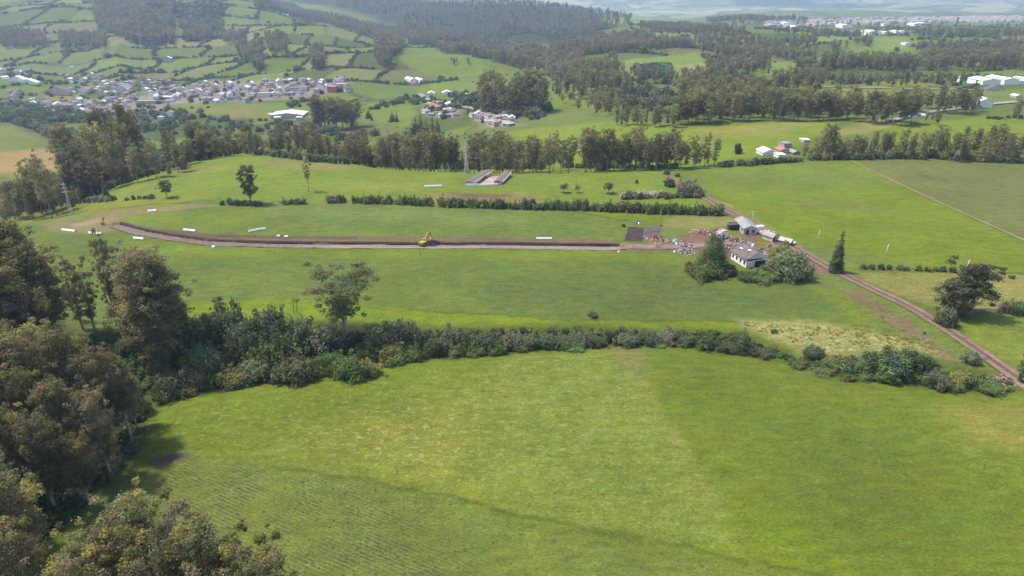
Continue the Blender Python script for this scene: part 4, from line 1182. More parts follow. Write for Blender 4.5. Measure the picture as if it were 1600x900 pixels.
# --- shrubs: (column, base row, width px, height px, tone)
def shrub(px, base, w, h, tone, label, group=None, lod='hi', cat='shrub', name='shrub'):
    p = at(px, base)
    d = depth_of(p[1], p[2])
    sx = w * d / F / 2 / 1.08; sz = h * d / F * 0.74
    if lod == 'hi':
        e = empty(name, p, random.random() * 6.28); e.scale = (sx, sx, sz)
        link('foliage', random.choice(SHR[tone]['hi']), e); link('stems', random.choice(STEMS), e)
        return tag(e, label, cat, group)
    return solo(random.choice(SHR[tone]['low']), p, sx, sz, name, label, cat, group)
TW = {'grey': 'grey green', 'green': 'fresh green', 'dark': 'dark green', 'mauve': 'purplish brown', 'olive': 'olive green', 'pale': 'whitish', 'light': 'pale olive'}
HEDGE = [(225,585,50,44,'dark'),(250,592,50,40,'green'),(200,560,46,36,'dark'),(170,535,44,30,'green'),(345,600,46,30,'green'),(310,575,56,50,'green'),(410,565,56,52,'green'),(285,560,62,80,'dark'),(325,545,60,70,'dark'),(365,540,60,70,'dark'),(330,585,58,52,'grey'),(300,600,54,40,'mauve'),(385,560,62,66,'dark'),(425,545,66,72,'dark'),(362,602,50,34,'olive'),(400,592,56,40,'grey'),(268,612,54,40,'grey'),(290,618,40,22,'olive'),
 (445,572,60,58,'dark'),(462,545,62,62,'grey'),(505,548,70,58,'grey'),(470,594,64,48,'grey'),(448,596,44,34,'dark'),(520,582,50,46,'green'),(548,588,58,46,'green'),(580,566,58,44,'dark'),(600,545,66,58,'grey'),(628,542,66,62,'grey'),(575,585,46,30,'olive'),(612,566,56,40,'olive'),
 (640,562,50,30,'green'),(655,545,40,40,'dark'),(682,552,54,46,'mauve'),(708,540,50,50,'grey'),(735,548,52,44,'dark'),(760,548,52,48,'grey'),(775,553,40,30,'green'),(745,556,36,24,'green'),(715,556,40,26,'olive'),(800,543,46,38,'grey'),(828,542,42,40,'grey'),(856,542,44,38,'dark'),(882,544,50,40,'grey'),
 (905,538,44,44,'mauve'),(928,540,40,34,'mauve'),(815,547,36,20,'green'),(900,548,40,20,'green'),(952,532,26,28,'dark'),(982,538,50,42,'grey'),(1012,535,48,42,'grey'),(1042,530,46,36,'mauve'),(1072,536,36,24,'dark'),(1098,540,44,42,'dark'),(1138,548,36,28,'mauve'),(1172,549,34,26,'dark'),(1196,553,38,22,'grey'),(1030,540,40,18,'green'),
 (1270,556,44,32,'dark'),(1245,572,36,20,'green'),(1300,572,46,26,'green'),(1332,578,52,40,'dark'),(1362,578,60,52,'dark'),(1392,580,80,70,'dark'),(1422,572,64,54,'dark'),(1448,570,40,30,'green'),(1385,592,54,28,'green'),(1350,590,44,24,'green'),(1462,604,52,54,'mauve'),(1502,600,50,48,'olive'),(1515,566,38,38,'grey'),(1488,608,40,20,'green'),(1548,606,60,22,'green'),(1285,584,44,18,'green'),(1325,592,40,18,'green')]
def hsec(px):
    return 'under the eucalyptus at the left end' if px < 340 else 'in its dark thick left part' if px < 480 else 'around the lone vase shaped tree' if px < 665 else 'in its middle' if px < 960 else 'behind the meadow notch' if px < 1210 else 'at its right end by the track'
for px, b, w, h, tn in HEDGE:
    size = 'large' if w >= 58 else 'medium' if w >= 42 else 'low'
    if px >= 1300: size += ' spreading'
    if px < 480: h *= 1.2 if tn == 'dark' else 1.1; w *= 1.12
    if px > 820: h *= 0.85
    if px > 960: h *= 0.8; w *= 0.95
    if px > 660: h *= 0.82 if px < 1240 else 0.9
    shrub(px, b, w * (1.08 if px < 660 else 0.98), h, tn, '%s %s shrub of the front hedgerow %s' % (size, TW[tn], hsec(px)))
# single shrubs
for px, b, w, h, tn, lab in [(926,495,18,12,'mauve','small dark purplish bush alone in the bright strip of the middle field'),(1210,520,14,8,'dark','small dark bush beside a grey block in the tan grass'),
   (1102,432,66,26,'green','green bushes spread at the foot of the big cypress'),(1082,424,30,20,'olive','olive bush left of the big cypress foot'),(1205,432,50,30,'grey','grey green bush in front of the ruined farmhouse'),(1234,431,82,54,'grey','large grey bush right of the ruined farmhouse'),(1196,437,56,20,'green','low spreading green bush in front of the large grey bush at the farmhouse'),(1140,428,30,20,'dark','dark bush at the right foot of the big cypress'),(1215,408,44,36,'olive','olive bush behind the large grey one at the farmhouse'),(1248,428,36,30,'dark','dark bush at the right end of the farmhouse thicket'),(1168,436,40,16,'green','low green bush in front of the farmhouse gable'),
   (1475,508,34,40,'grey','dense pointed grey bush at the foot of the leaning layered tree'),(1502,494,30,34,'dark','dark bush between the two layered trees'),(1568,487,24,22,'mauve','dark purple bush by the grey strip'),(1588,488,36,26,'green','green bush at the right edge by the grey strip'),(1606,490,24,22,'dark','dark bush cut by the right edge near the grey strip'),
   (1046,291,20,16,'dark','dark round bush left of the big pale grey bush'),(1073,303,42,30,'mauve','big pale purplish grey bush beside the bend of the track'),(1090,306,24,18,'grey','grey bush right of the big pale bush by the track'),(1042,273,12,10,'dark','small dark bush inside the track bend'),(1059,276,12,8,'grey','small grey bush beside the track bend'),(995,286,6,8,'dark','tiny dark bush in the field above the whitish shrubs'),
   (1152,240,16,22,'dark','dark round tree like bush left of the orange roofed houses'),(1033,353,5,3,'dark','tiny dark bush above the dug plots'),(974,354,8,6,'dark','dark bush at the corner of the dug plot'),(1444,521,6,4,'dark','tiny bush in the tan grass near the track')]:
    shrub(px, b, w, h, tn, lab, lod='hi' if w > 16 else 'low')
def row(pts, n, w, h, tones, label, group, jit=1.2, seed=1):
    rr_ = np.random.default_rng(seed)
    pts = np.array(pts, float)
    d = np.concatenate([[0], np.cumsum(np.hypot(*np.diff(pts, axis=0).T))])
    for k in range(n):
        s = d[-1] * (k + 0.5 + 0.5 * (rr_.random() - 0.5)) / n
        px = np.interp(s, d, pts[:, 0]); py = np.interp(s, d, pts[:, 1]) + jit * (rr_.random() - 0.5)
        tn = tones[rr_.integers(len(tones))]
        q = 0.75 + 0.55 * rr_.random()
        shrub(px, py, w * q * 1.15, h * (0.75 + 0.5 * rr_.random()) * 1.2, tn, '%s %s' % (TW[tn], label), group + ', ' + TW[tn], lod='low', cat='tree' if 'small tree' in label else 'bush', name='hedge_tree' if 'small tree' in label else 'bush')
row([(550,317),(612,318)], 9, 12, 13, ['light','olive','light'], 'small tree of the open left stretch of the mid hedge', 'mid hedge left stretch', seed=2)
row([(622,319),(676,321)], 9, 13, 15, ['light','olive','green'], 'small tree of the second clump in the mid hedge', 'mid hedge second clump', seed=3)
row([(682,322),(800,326)], 16, 13, 15, ['light','grey','dark','olive'], 'small tree of the mid hedge below the roofless barn', 'mid hedge below the barn', seed=4)
row([(802,326),(900,328)], 15, 13, 16, ['light','mauve','light','grey'], 'small tree of the thick mid hedge left of the whitish shrubs', 'thick mid hedge, left', seed=5)
row([(900,328),(1020,333),(1128,336)], 32, 13, 17, ['light','green','light','grey'], 'small tree of the thick mid hedge in front of the whitish shrubs', 'thick mid hedge, right', seed=6)
row([(905,327),(1120,335)], 22, 12, 12, ['green','light'], 'low bush filling the foot of the thick mid hedge', 'thick mid hedge foot', seed=16)
row([(970,311),(1036,308)], 9, 14, 13, ['pale','pale','grey'], 'flowering shrub in the short row above the mid hedge', 'whitish shrubs above the mid hedge', seed=7)
row([(1036,309),(1092,309)], 7, 12, 10, ['grey','dark'], 'bush in the short row under the big pale bush', 'bushes under the pale bush', seed=8)
row([(440,319),(475,318)], 6, 10, 9, ['light','olive'], 'low bush at the sparse left end of the mid hedge', 'sparse end of the mid hedge', seed=9)
row([(508,317),(535,316)], 3, 14, 13, ['dark','grey'], 'dark bush standing apart in the mid hedge', 'bushes standing apart in the mid hedge', seed=10)
row([(345,320),(410,321)], 8, 12, 10, ['grey','dark'], 'bush at the foot of the tall dark leafy tree', 'bushes under the tall leafy tree', seed=11)
row([(112,318),(180,314)], 8, 12, 9, ['dark','grey'], 'bush around the small conifer left of the grassy hill', 'bushes around the small conifer', seed=12)
row([(192,313),(240,310)], 5, 9, 7, ['grey','dark'], 'low bush on the edge of the yellow strip', 'bushes on the yellow strip', seed=13)
row([(1340,419),(1510,426)], 12, 10, 9, ['green','grey','dark'], 'low bush between the bright field and the straw field', 'bushes between the right hand fields', seed=14)
row([(700,264),(850,263)], 18, 14, 14, ['dark','grey'], 'bush along the plateau rim behind the tall pylon', 'bushes behind the tall pylon', seed=15)
row([(1120,262),(1255,252)], 14, 14, 10, ['grey','dark'], 'bush along the rim in front of the orange roofed houses', 'bushes in front of the orange roofs', seed=17)
row([(480,252),(630,262)], 18, 13, 12, ['dark','grey'], 'bush at the foot of the tree row behind the grassy hill', 'bushes behind the grassy hill', seed=18)
row([(300,252),(380,238),(470,250)], 18, 13, 12, ['dark','grey'], 'bush behind the crest of the grassy hill', 'bushes on the grassy hill crest', seed=23)
row([(110,320),(180,291),(300,252)], 22, 13, 12, ['dark','grey','olive'], 'bush on the left rim of the grassy hill', 'bushes on the left rim of the grassy hill', seed=24)
row([(630,262),(700,264)], 8, 14, 12, ['dark','grey'], 'bush under the dense trees left of the tall pylon', 'bushes left of the tall pylon', seed=25)
row([(1260,250),(1450,247),(1600,256)], 34, 14, 13, ['dark','grey','olive'], 'bush under the dark belt behind the brown field', 'bushes under the right hand belt', seed=19)
row([(880,262),(1060,264)], 20, 12, 10, ['dark','grey'], 'bush at the foot of the clump beyond the track', 'bushes beyond the track', seed=20)
row([(1540,186),(1600,184)], 6, 10, 5, ['dark'], 'low bush under the round tree by the paved road', 'bushes by the paved road', seed=22)

# --- stuff: far trees and hedges, instanced on points
def stuff_points(name, pts, meshes, kinds, label):
    """pts: list of (p, sx, sz, k)"""
    P_ = np.array([q[0] for q in pts], np.float32)
    me = bpy.data.meshes.new(name)
    me.vertices.add(len(P_)); me.vertices.foreach_set('co', P_.ravel())
    a = me.attributes.new('pick', 'INT', 'POINT'); a.data.foreach_set('value', np.array([q[3] for q in pts], np.int32))
    a = me.attributes.new('size', 'FLOAT_VECTOR', 'POINT'); a.data.foreach_set('vector', np.array([(q[1], q[1], q[2]) for q in pts], np.float32).ravel())
    a = me.attributes.new('turn', 'FLOAT_VECTOR', 'POINT'); a.data.foreach_set('vector', np.array([(0, 0, random.random() * 6.28) for q in pts], np.float32).ravel())
    o = link(name, me)
    tag(o, label, kind='stuff')
    src = bpy.data.collections.new(name + '_source')
    for k, m_ in enumerate(meshes):
        so = bpy.data.objects.new('%s_%02d' % (kinds, k), m_); src.objects.link(so)
    ng = bpy.data.node_groups.new(name + '_nodes', 'GeometryNodeTree')
    ng.interface.new_socket('Geometry', in_out='INPUT', socket_type='NodeSocketGeometry')
    ng.interface.new_socket('Geometry', in_out='OUTPUT', socket_type='NodeSocketGeometry')
    gi = ng.nodes.new('NodeGroupInput'); go = ng.nodes.new('NodeGroupOutput')
    ci = ng.nodes.new('GeometryNodeCollectionInfo'); ci.inputs['Collection'].default_value = src
    ci.inputs['Separate Children'].default_value = True; ci.inputs['Reset Children'].default_value = True
    ip = ng.nodes.new('GeometryNodeInstanceOnPoints'); ip.inputs['Pick Instance'].default_value = True
    def na(nm, ty):
        n = ng.nodes.new('GeometryNodeInputNamedAttribute'); n.data_type = ty; n.inputs['Name'].default_value = nm
        return n.outputs['Attribute']
    ng.links.new(gi.outputs[0], ip.inputs['Points']); ng.links.new(ci.outputs[0], ip.inputs['Instance'])
    ng.links.new(na('pick', 'INT'), ip.inputs['Instance Index'])
    ng.links.new(na('size', 'FLOAT_VECTOR'), ip.inputs['Scale'])
    er = ng.nodes.new('FunctionNodeEulerToRotation')
    ng.links.new(na('turn', 'FLOAT_VECTOR'), er.inputs[0]); ng.links.new(er.outputs[0], ip.inputs['Rotation'])
    ng.links.new(ip.outputs[0], go.inputs[0])
    md = o.modifiers.new('scatter', 'NODES'); md.node_group = ng
    return o

pts = []
for p, h in FARTREES:
    w = h * (0.75 + 0.4 * random.random())
    k = random.randrange(6) if random.random() > 0.05 else 6 + random.randrange(3)
    if k < 6 and px_h(p, h) > 24: k += 9
    pts.append((p, w, h, k))
stuff_points('distant_trees', pts, EUC['low'] + CON['low'] + EUC['far'], 'tree', 'far eucalyptus forests and belts on the valley sides')

# hedges along the patchwork borders, ravine scrub
SH_T = ['grey', 'dark', 'green', 'mauve']
shr_low = [SHR[t]['low'][v] for t in SH_T for v in range(3)]
pts = []
far_polys = [wpoly(densify(q[0] + [q[0][0]], 3)[:-1]) for q in FARPAINT]
def hedge_scatter(x0, x1, y0, y1, sp, thr):
    nx, ny = int((x1 - x0) / sp), int((y1 - y0) / sp)
    gx, gy = np.meshgrid(np.arange(nx), np.arange(ny))
    x = x0 + (gx.ravel() + rf.random(gx.size)) * sp; y = y0 + (gy.ravel() + rf.random(gx.size)) * sp
    cx, cy, bd = patch(x, y)
    m = (bd < thr) & (np.abs(x) < 0.95 * y) & (fbm(x / 60.0, y / 60.0, 131, 2) > -0.2)
    for wp in far_polys: m &= ~inside(x, y, wp)
    return x[m], y[m]
for args in ((-1500, 250, 980, 2300, 3.8, 1.9), (250, 1500, 640, 2300, 7.0, 4.0), (-100, 300, 700, 1300, 7.0, 3.0)):
    x, y = hedge_scatter(*args)
    z = height(x, y)
    for a_, b_, c_ in zip(x, y, z):
        h = 2.2 + 3.4 * random.random() ** 2
        if random.random() < 0.06: h *= 1.9
        pts.append(((a_, b_, c_), h * 0.75, h, random.randrange(12)))
SCRUB = [([(0,145),(200,130),(400,128),(540,128),(540,148),(400,160),(200,186),(0,172)], 20, 2.5, 6, 0.5), ([(0,186),(60,193),(130,215),(190,240),(130,246),(60,205)], 6, 4, 9, 0.9), ([(0,300),(100,280),(180,262),(260,240),(320,235),(300,250),(180,288),(60,330),(0,340)], 5, 3, 8, 0.8),
         ([(560,178),(640,148),(720,165),(700,190),(640,160)], 8, 3, 7, 0.6), ([(270,8),(345,2),(348,60),(290,66)], 10, 5, 12, 0.7), ([(700,150),(770,155),(860,170),(840,190),(760,180)], 7, 4, 9, 0.7), ([(960,125),(1060,150),(1040,180),(960,165)], 9, 4, 9, 0.6),
         ([(440,170),(480,150),(560,160),(540,170)], 9, 3, 6, 0.4), ([(990,108),(1045,105),(1050,122),(1000,124)], 7, 5, 9, 0.95), ([(150,175),(300,172),(480,195),(620,215),(480,225),(300,215),(160,215)], 10, 3, 8, 0.45), ([(0,160),(160,182),(160,192),(0,190)], 8, 5, 9, 0.8)]
for poly_, sp, h0, h1, dn in SCRUB:
    for p in scatter(poly_, sp, dn)[:3000]:
        h = h0 + (h1 - h0) * random.random()
        pts.append((p, h * 0.8, h, random.choice([0, 1, 2, 3, 4, 5, 3, 4, 5, 9])))
stuff_points('distant_hedges', pts, shr_low, 'bush', 'hedges and scrub between the far fields and in the ravines')

# undergrowth of the near hedgerow and tufts of tall grass
pts = []
for poly_, sp, h0, h1, dn, ks in [([(235,632),(300,560),(420,520),(660,520),(920,515),(1150,522),(1250,562),(1450,575),(1580,600),(1590,614),(1450,600),(1300,583),(1200,557),(1010,537),(930,543),(800,546),(600,566),(400,594),(250,624)], 1.5, 0.6, 1.7, 0.75, [3, 4, 5, 6, 7, 8, 0]),
        ([(0,620),(90,560),(210,580),(235,640),(222,690),(150,775),(60,850),(0,860)], 2.4, 1.0, 2.6, 0.7, [3, 4, 5, 6])]:
    for p in scatter(poly_, sp, dn)[:9000]:
        h = h0 + (h1 - h0) * random.random()
        pts.append((p, h * 0.9, h, random.choice(ks)))
shr_straw = []
for v in range(3):
    rg, cl = shrub_clumps(700 + v, (np.array([0.34, 0.33, 0.16]), np.array([0.24, 0.26, 0.1])), (2, 1), n=7)
    shr_straw.append(crown_mesh('tuft', rg, cl, 220, 0.24, up=0.4))
stuff_points('undergrowth', pts, shr_low + shr_straw, 'plant', 'low undergrowth and rank grass along the hedgerow and wood edge')

# grass tufts standing out of the near fields
def tuft_mesh(seed, col):
    rg = np.random.default_rng(seed); V = []; Q = []; C = []
    for k in range(9):
        an = rg.random() * 6.28; r = 0.25 * rg.random(); l = 0.25 + 0.45 * rg.random(); ht = 0.45 + 0.55 * rg.random()
        b = np.array([r * math.cos(an), r * math.sin(an), -0.05]); d = np.array([math.cos(an), math.sin(an), 0]); n_ = np.array([-d[1], d[0], 0]) * 0.11
        i0 = len(V)
        V += [b - n_, b + n_, b + d * l * 0.5 + n_ * 0.8 + [0, 0, ht * 0.8], b + d * l * 0.5 - n_ * 0.8 + [0, 0, ht * 0.8], b + d * l + [0, 0, ht]]
        Q.append((i0, i0 + 1, i0 + 2, i0 + 3)); Q.append((i0 + 3, i0 + 2, i0 + 4, i0 + 4))
        c = col * (0.8 + 0.4 * rg.random()); C += [c] * 5
    me = bpy.data.meshes.new('tuft')
    me.from_pydata([tuple(v) for v in V], [], [q if q[2] != q[3] else q[:3] for q in Q]); me.materials.append(M['leaf'])
    a_ = me.color_attributes.new('Col', 'FLOAT_COLOR', 'POINT'); cc = np.ones((len(V), 4), np.float32); cc[:, :3] = C; a_.data.foreach_set('color', cc.ravel())
    return me
TG = [tuft_mesh(900 + k, alb(*c) * 1.6) for k, c in enumerate([(118,146,42), (104,138,40), (134,152,60), (96,130,52), (158,160,84)])]
pts = []
for poly_, sp, h0, h1, dn, ks in [([(235,640),(400,603),(600,574),(800,552),(930,550),(1010,545),(1100,548),(1200,566),(1350,596),(1620,620),(1720,905),(1300,905),(1000,842),(830,805),(560,746),(280,706),(228,715)], 1.5, 0.05, 0.16, 0.6, [0, 0, 1, 2, 2, 4]),
        ([(230,722),(560,748),(830,807),(1300,909),(1400,960),(700,960),(420,960)], 1.3, 0.06, 0.18, 0.6, [0, 1, 3]),
        ([(1150,502),(1330,512),(1450,530),(1490,552),(1400,550),(1300,562),(1200,528)], 0.8, 0.12, 0.4, 0.6, [4, 4, 2]),
        ([(1280,440),(1330,430),(1420,480),(1550,585),(1470,556),(1340,500)], 1.4, 0.1, 0.3, 0.3, [0, 2, 4])]:
    for p in scatter(poly_, sp, dn)[:45000]:
        nb = float(vnoise(p[0] / 3.1, p[1] / 3.1, 5) + 0.7 * vnoise(p[0] / 11.0, p[1] / 11.0, 6))
        if nb + 0.35 * random.random() < 0.05: continue
        h = h0 + (h1 - h0) * random.random()
        pts.append((p, h * 2.6, h, random.choice(ks)))
stuff_points('grass_tufts', pts, TG, 'tuft', 'tufts of uneven grass over the near meadow, crop and middle field')

# ------------------------------------------------------------------ buildings
def wall_box(mb, w, l, h, sink=0.6):
    mb.box((0, 0, h / 2 - sink / 2), (w, l, h + sink))
def house(name, label, p, rz, w, l, h, wall, roof, kind='gable', cat='house', group=None, rise=0.28, over=0.35, wins=True, door=True):
    """walls, roof, windows and door as parts; local y is the ridge"""
    e = empty(name, p, rz)
    mb = MB()
    if kind == 'gable':
        mb.prism([(-w / 2, -0.8), (w / 2, -0.8), (w / 2, h), (0, h + w * rise), (-w / 2, h)], -l / 2, l / 2)
    else:
        mb.box((0, 0, h / 2 - 0.4), (w, l, h + 0.8))
    mb.build('wall', M[wall], e)
    rb_ = MB()
    t = 0.12
    if kind == 'gable':
        ro = w / 2 + over
        zo = h - over * rise * 2
        zr = h + w * rise
        for s in (-1, 1):
            a = [(0, zr + 0.02), (s * ro, zo + 0.02), (s * ro, zo + t + 0.02), (0, zr + t + 0.02)]
            rb_.prism(a if s < 0 else a[::-1], -l / 2 - over, l / 2 + over)
    else:
        rb_.box((0, 0, h + 0.09), (w + over, l + over, 0.18))
        for s in (-1, 1):
            rb_.box((s * (w + over - 0.2) / 2, 0, h + 0.35), (0.2, l + over, 0.34)); rb_.box((0, s * (l + over - 0.2) / 2, h + 0.35), (w + over - 0.42, 0.2, 0.34))
    rb_.build('roof', M[roof], e)
    if wins:
        win = MB(); win.box((0, 0, 0), (1.0, 0.08, 1.1)); wm = win.mesh('window', M['glass'])
        n = max(1, int(l / 3.2))
        for s in (-1, 1):
            for k in range(n):
                o = link('window', wm, e, (s * (w / 2 + 0.02), -l / 2 + l * (k + 0.5) / n, h * 0.55), math.pi / 2)
        for s in (-1, 1):
            link('window', wm, e, (w * 0.22, s * (l / 2 + 0.02), h * 0.55))
    if door:
        d = MB(); d.box((-w * 0.2, -l / 2 - 0.02, 1.0), (0.95, 0.08, 2.0)); d.build('door', M['dark'], e)
    return tag(e, label, cat, group)

def pxm(px, py):      # metres per photo pixel there
    p = at(px, py); return depth_of(p[1], p[2]) / F
def heading(a, b):
    A, B = at(*a), at(*b)
    return math.atan2(B[1] - A[1], B[0] - A[0]) - math.pi / 2, math.hypot(B[0] - A[0], B[1] - A[1]), (A + B) / 2

# farm: metal shed
rz, L_, c = heading((1171, 366), (1158, 352))
c[2] = height(c[:1], c[1:2])[0]
house('metal_shed', 'long shed with silver sheet roof and white gable at the farm', c, rz, 5.2, max(L_, 12), 2.5, 'wall_pale', 'roof_silver', cat='shed', rise=0.2)
c = at(1145, 358); house('open_shed', 'low dark open fronted shed left of the silver roofed shed', c, 0.1, 3.8, 2.6, 1.9, 'dark', 'roof_brown', 'flat', 'shed', wins=False, door=False)
c = at(1127, 372); house('roofless_hut', 'small pale pink hut without a roof beside the big cypress', c, 0.5, 3.0, 3.2, 2.8, 'wall_white', 'wall_pink', 'flat', 'hut', wins=False, over=-0.3)
c = at(1203, 374); house('white_cottage', 'small white cottage with dark grey roof beside the track', c, 0.6, 3.4, 4.6, 1.9, 'wall_pale', 'roof_grey', cat='house', wins=False)
c = at(1228, 381); house('low_outhouse', 'low grey roofed outhouse right of the white cottage', c, 0.75, 2.8, 4.4, 1.5, 'wall_grey', 'roof_grey', cat='shed', wins=False)
c = at(1186, 359); house('lean_to', 'tiny white lean to right of the silver roofed shed', c, 0.3, 3.0, 1.6, 1.2, 'wall_white', 'roof_white', 'flat', 'shed', wins=False, door=False)

# ruined farmhouse
def ruin():
    A, B = at(1142, 404), at(1165, 419)
    u = (B - A)[:2]; L = float(np.hypot(*u)); u = u / L
    rz = math.atan2(u[1], u[0])
    e = empty('ruined_farmhouse', (A[0], A[1], min(A[2], B[2])), rz)        # local x: along the white facade, local y: into the house (right)
    D = 9.0; h = 3.0
    mb = MB()
    mb.box((L / 2, 0.15, h / 2 - 0.4), (L, 0.3, h + 0.8)); mb.box((0.15, D / 2 + 0.155, h / 2 - 0.4), (0.3, D - 0.31, h + 0.8)); mb.box((L - 0.15, D / 2 + 0.155, h * 0.4), (0.3, D - 0.31, h * 0.8))
    mb.build('wall', M['wall_white'], e)
    for s, nm in ((0, 'roof'),):
        r = MB()
        za, zb = h + 0.05, h + 2.3
        pts_ = [(-0.4, -0.5, za), (L + 0.4, -0.5, za), (L + 0.4, D / 2, zb), (-0.4, D / 2, zb)]
        r.add(pts_ + [(x, y, z + 0.16) for x, y, z in pts_], [(3,2,1,0),(4,5,6,7),(0,1,5,4),(1,2,6,5),(2,3,7,6),(3,0,4,7)])
        pts_ = [(-0.4, D / 2 + 0.01, zb), (L * 0.72, D / 2 + 0.01, zb), (L * 0.62, D + 0.5, za), (-0.4, D + 0.5, za)]
        r.add(pts_ + [(x, y, z + 0.16) for x, y, z in pts_], [(3,2,1,0),(4,5,6,7),(0,1,5,4),(1,2,6,5),(2,3,7,6),(3,0,4,7)])
        r.build(nm, M['roof_brown'], e)
    g = MB(); g.prism([(0.3, 0), (D - 0.3, 0), (D / 2, 2.1)], 0, 0.28)
    o = g.build('gable', M['wall_white'], e, (L - 0.29, 0, h - 0.02), math.pi / 2)
    for k in range(4):
        w = MB(); w.box((0, 0, 0), (0.9, 0.1, 1.3)); w.build('window', M['dark'], e, (L * (k + 0.5) / 4, -0.02, 1.6))
    d = MB(); d.box((L + 0.02, D * 0.6, 1.1), (0.1, 4.0, 2.2)); d.build('doorway', M['dark'], e)
    c_ = MB(); c_.box((L * 0.3, D * 0.7, h + 2.0), (0.7, 0.7, 1.8)); c_.build('chimney', M['wall_white'], e)
    for k, (x, y) in enumerate(((2.2, 2.2), (L * 0.62, 3.2))):
        s = MB(); z = h + 0.05 + 2.25 * (y + 0.5) / (D / 2 + 0.5) + 0.2
        s.box((x, y, z + 0.1), (1.3, 1.1, 0.08), 0.4); s.build('roof_sheet', M['roof_white'], e)
    tag(e, 'ruined farmhouse with white windowed facade and sagging dark brown roof', 'house')
    # rear wing to the right
    c = at(1218, 404)
    house('farm_wing', 'brown roofed wing behind the ruined farmhouse', c, rz + math.pi / 2, 6.0, 11.0, 2.4, 'wall_pale', 'roof_brown', cat='house', wins=False)
ruin()

# roofless U shaped barn on the grassy hill
def barn():
    rz, L1, c1 = heading((730, 290), (758, 275))
    P0 = at(760, 288)
    e = empty('ruined_barn', (P0[0], P0[1], P0[2]), 0)
    def wing(a, b, w):
        r, L, c = heading(a, b)
        z = height(c[:1], c[1:2])[0]
        loc = (c[0] - P0[0], c[1] - P0[1], z - P0[2])
        mb = MB(); mb.box((0, 0, 0.4), (w, L, 2.0)); mb.build('wall', M['wall_pale'], e, loc, r)
        rf_ = MB()
        for s in (-1, 1):
            q = [(0, 2.0), (s * (w / 2 + 0.3), 1.42), (s * (w / 2 + 0.3), 1.56), (0, 2.14)]
            rf_.prism(q if s < 0 else q[::-1], -L / 2 - 0.3, L / 2 + 0.3)
        rf_.build('roof', M['roof_mauve'], e, loc, r)
        rd = MB(); rd.box((w / 2 + 0.36, 0, 1.5), (0.3, L * 0.9, 0.14)); rd.build('eaves', M['wall_pale'], e, loc, r)
    wing((733, 289), (763, 274), 4.0)
    wing((778, 288), (793, 275), 3.8)
    a, b = at(727, 291), at(746, 291)
    mb = MB()
    for q0, q1 in (((727, 291.5), (748, 291)), ((748, 291), (778, 290))):
        a, b = at(*q0), at(*q1)
        ang = math.atan2(b[1] - a[1], b[0] - a[0]); m_ = (a + b) / 2 - P0
        mb.box((m_[0], m_[1], 0.5), (math.hypot(*(b - a)[:2]), 0.35, 1.6 if q0[0] < 740 else 0.9), ang)
    mb.build('front_wall', M['wall_white'], e)
    st = MB()
    for k in range(3):
        q = at(752 + 3 * k, 281 - k) - P0; st.box((q[0], q[1], 0.8), (1.6, 1.2, 1.6), 0.5 + k)
    st.build('broken_wall', M['wall_brick'], e)
    tag(e, 'long U shaped old barn with two mauve roofed wings around a pale yard', 'barn')
    plot('barn_yard', [(748,290),(776,289),(784,277),(768,275)], alb(206,186,170), 'pale bare yard between the wings of the old barn', 0.2)
barn()

# other buildings that can be told apart
def bld(px, py, wpx, hpx, dpt, rz, wall, roof, kind, name, label, cat='building', wins=False, group=None, rise=0.2):
    s = pxm(px, py); p = at(px, py)
    return house(name, label, p, rz, wpx * s, dpt, hpx * s, wall, roof, kind, cat, group, rise, 0.4, wins, False)
bld(1197, 240, 22, 4.5, 9, 0.1, 'wall_white', 'roof_white', 'gable', 'white_shed', 'white roofed shed left of the orange roofed house', 'shed')
bld(1222, 238, 16, 5, 7, 0.1, 'wall_pale', 'roof_tile', 'gable', 'tiled_house', 'orange tiled house among white sheds at the field rim', 'house')
bld(1218, 245, 12, 4, 6, 0.1, 'wall_white', 'roof_white', 'flat', 'white_annex', 'small white annex in front of the orange tiled house', 'shed')
bld(1226, 229, 12, 6, 8, 0.1, 'wall_grey', 'roof_silver', 'flat', 'grey_house', 'grey two storey house behind the orange tiled house', 'house')
bld(1240, 240, 12, 3.5, 6, 0.2, 'wall_grey', 'roof_silver', 'gable', 'grey_shed', 'grey shed right of the orange tiled house', 'shed')
bld(1257, 221, 10, 3, 6, 0.1, 'wall_pale', 'roof_white', 'flat', 'pale_outhouse', 'pale outhouse behind the group of orange roofed houses', 'shed')
bld(453, 182, 50, 5, 26, 0.05, 'wall_pale', 'roof_white', 'gable', 'white_hall', 'big white roofed hall at the left of the dark grove', 'hall', rise=0.06)
bld(424, 181, 9, 3, 8, 0.05, 'wall_white', 'roof_white', 'flat', 'white_outbuilding', 'small white outbuilding left of the big white hall', 'shed')
bld(434, 188, 10, 5, 8, 0.3, 'wall_white', 'roof_white', 'flat', 'white_house', 'white house in front of the big white hall', 'house')
bld(468, 187, 9, 4, 8, 0.2, 'wall_pink', 'roof_white', 'flat', 'pink_house', 'pink house at the right front of the big white hall', 'house')
for px, py, w in ((642, 126, 11), (656, 127, 10)):
    bld(px, py, w, 3, 24, 0.55, 'wall_white', 'roof_white', 'gable', 'poultry_shed', 'bright white long shed on the slope, %s of two' % ('left' if px < 650 else 'right'), 'shed')
bld(649, 133, 12, 3, 8, 0.3, 'wall_pink', 'roof_tile', 'gable', 'pink_farmhouse', 'pink farmhouse below the two bright white sheds', 'house')
bld(674, 149, 11, 4, 9, 0.1, 'wall_white', 'roof_white', 'gable', 'white_cottage', 'white cottage at the top of the hamlet road', 'house')
bld(698, 148, 13, 4, 12, 0.1, 'wall_white', 'roof_white', 'gable', 'white_shed', 'white shed with bright roof right of the road top cottage', 'shed')
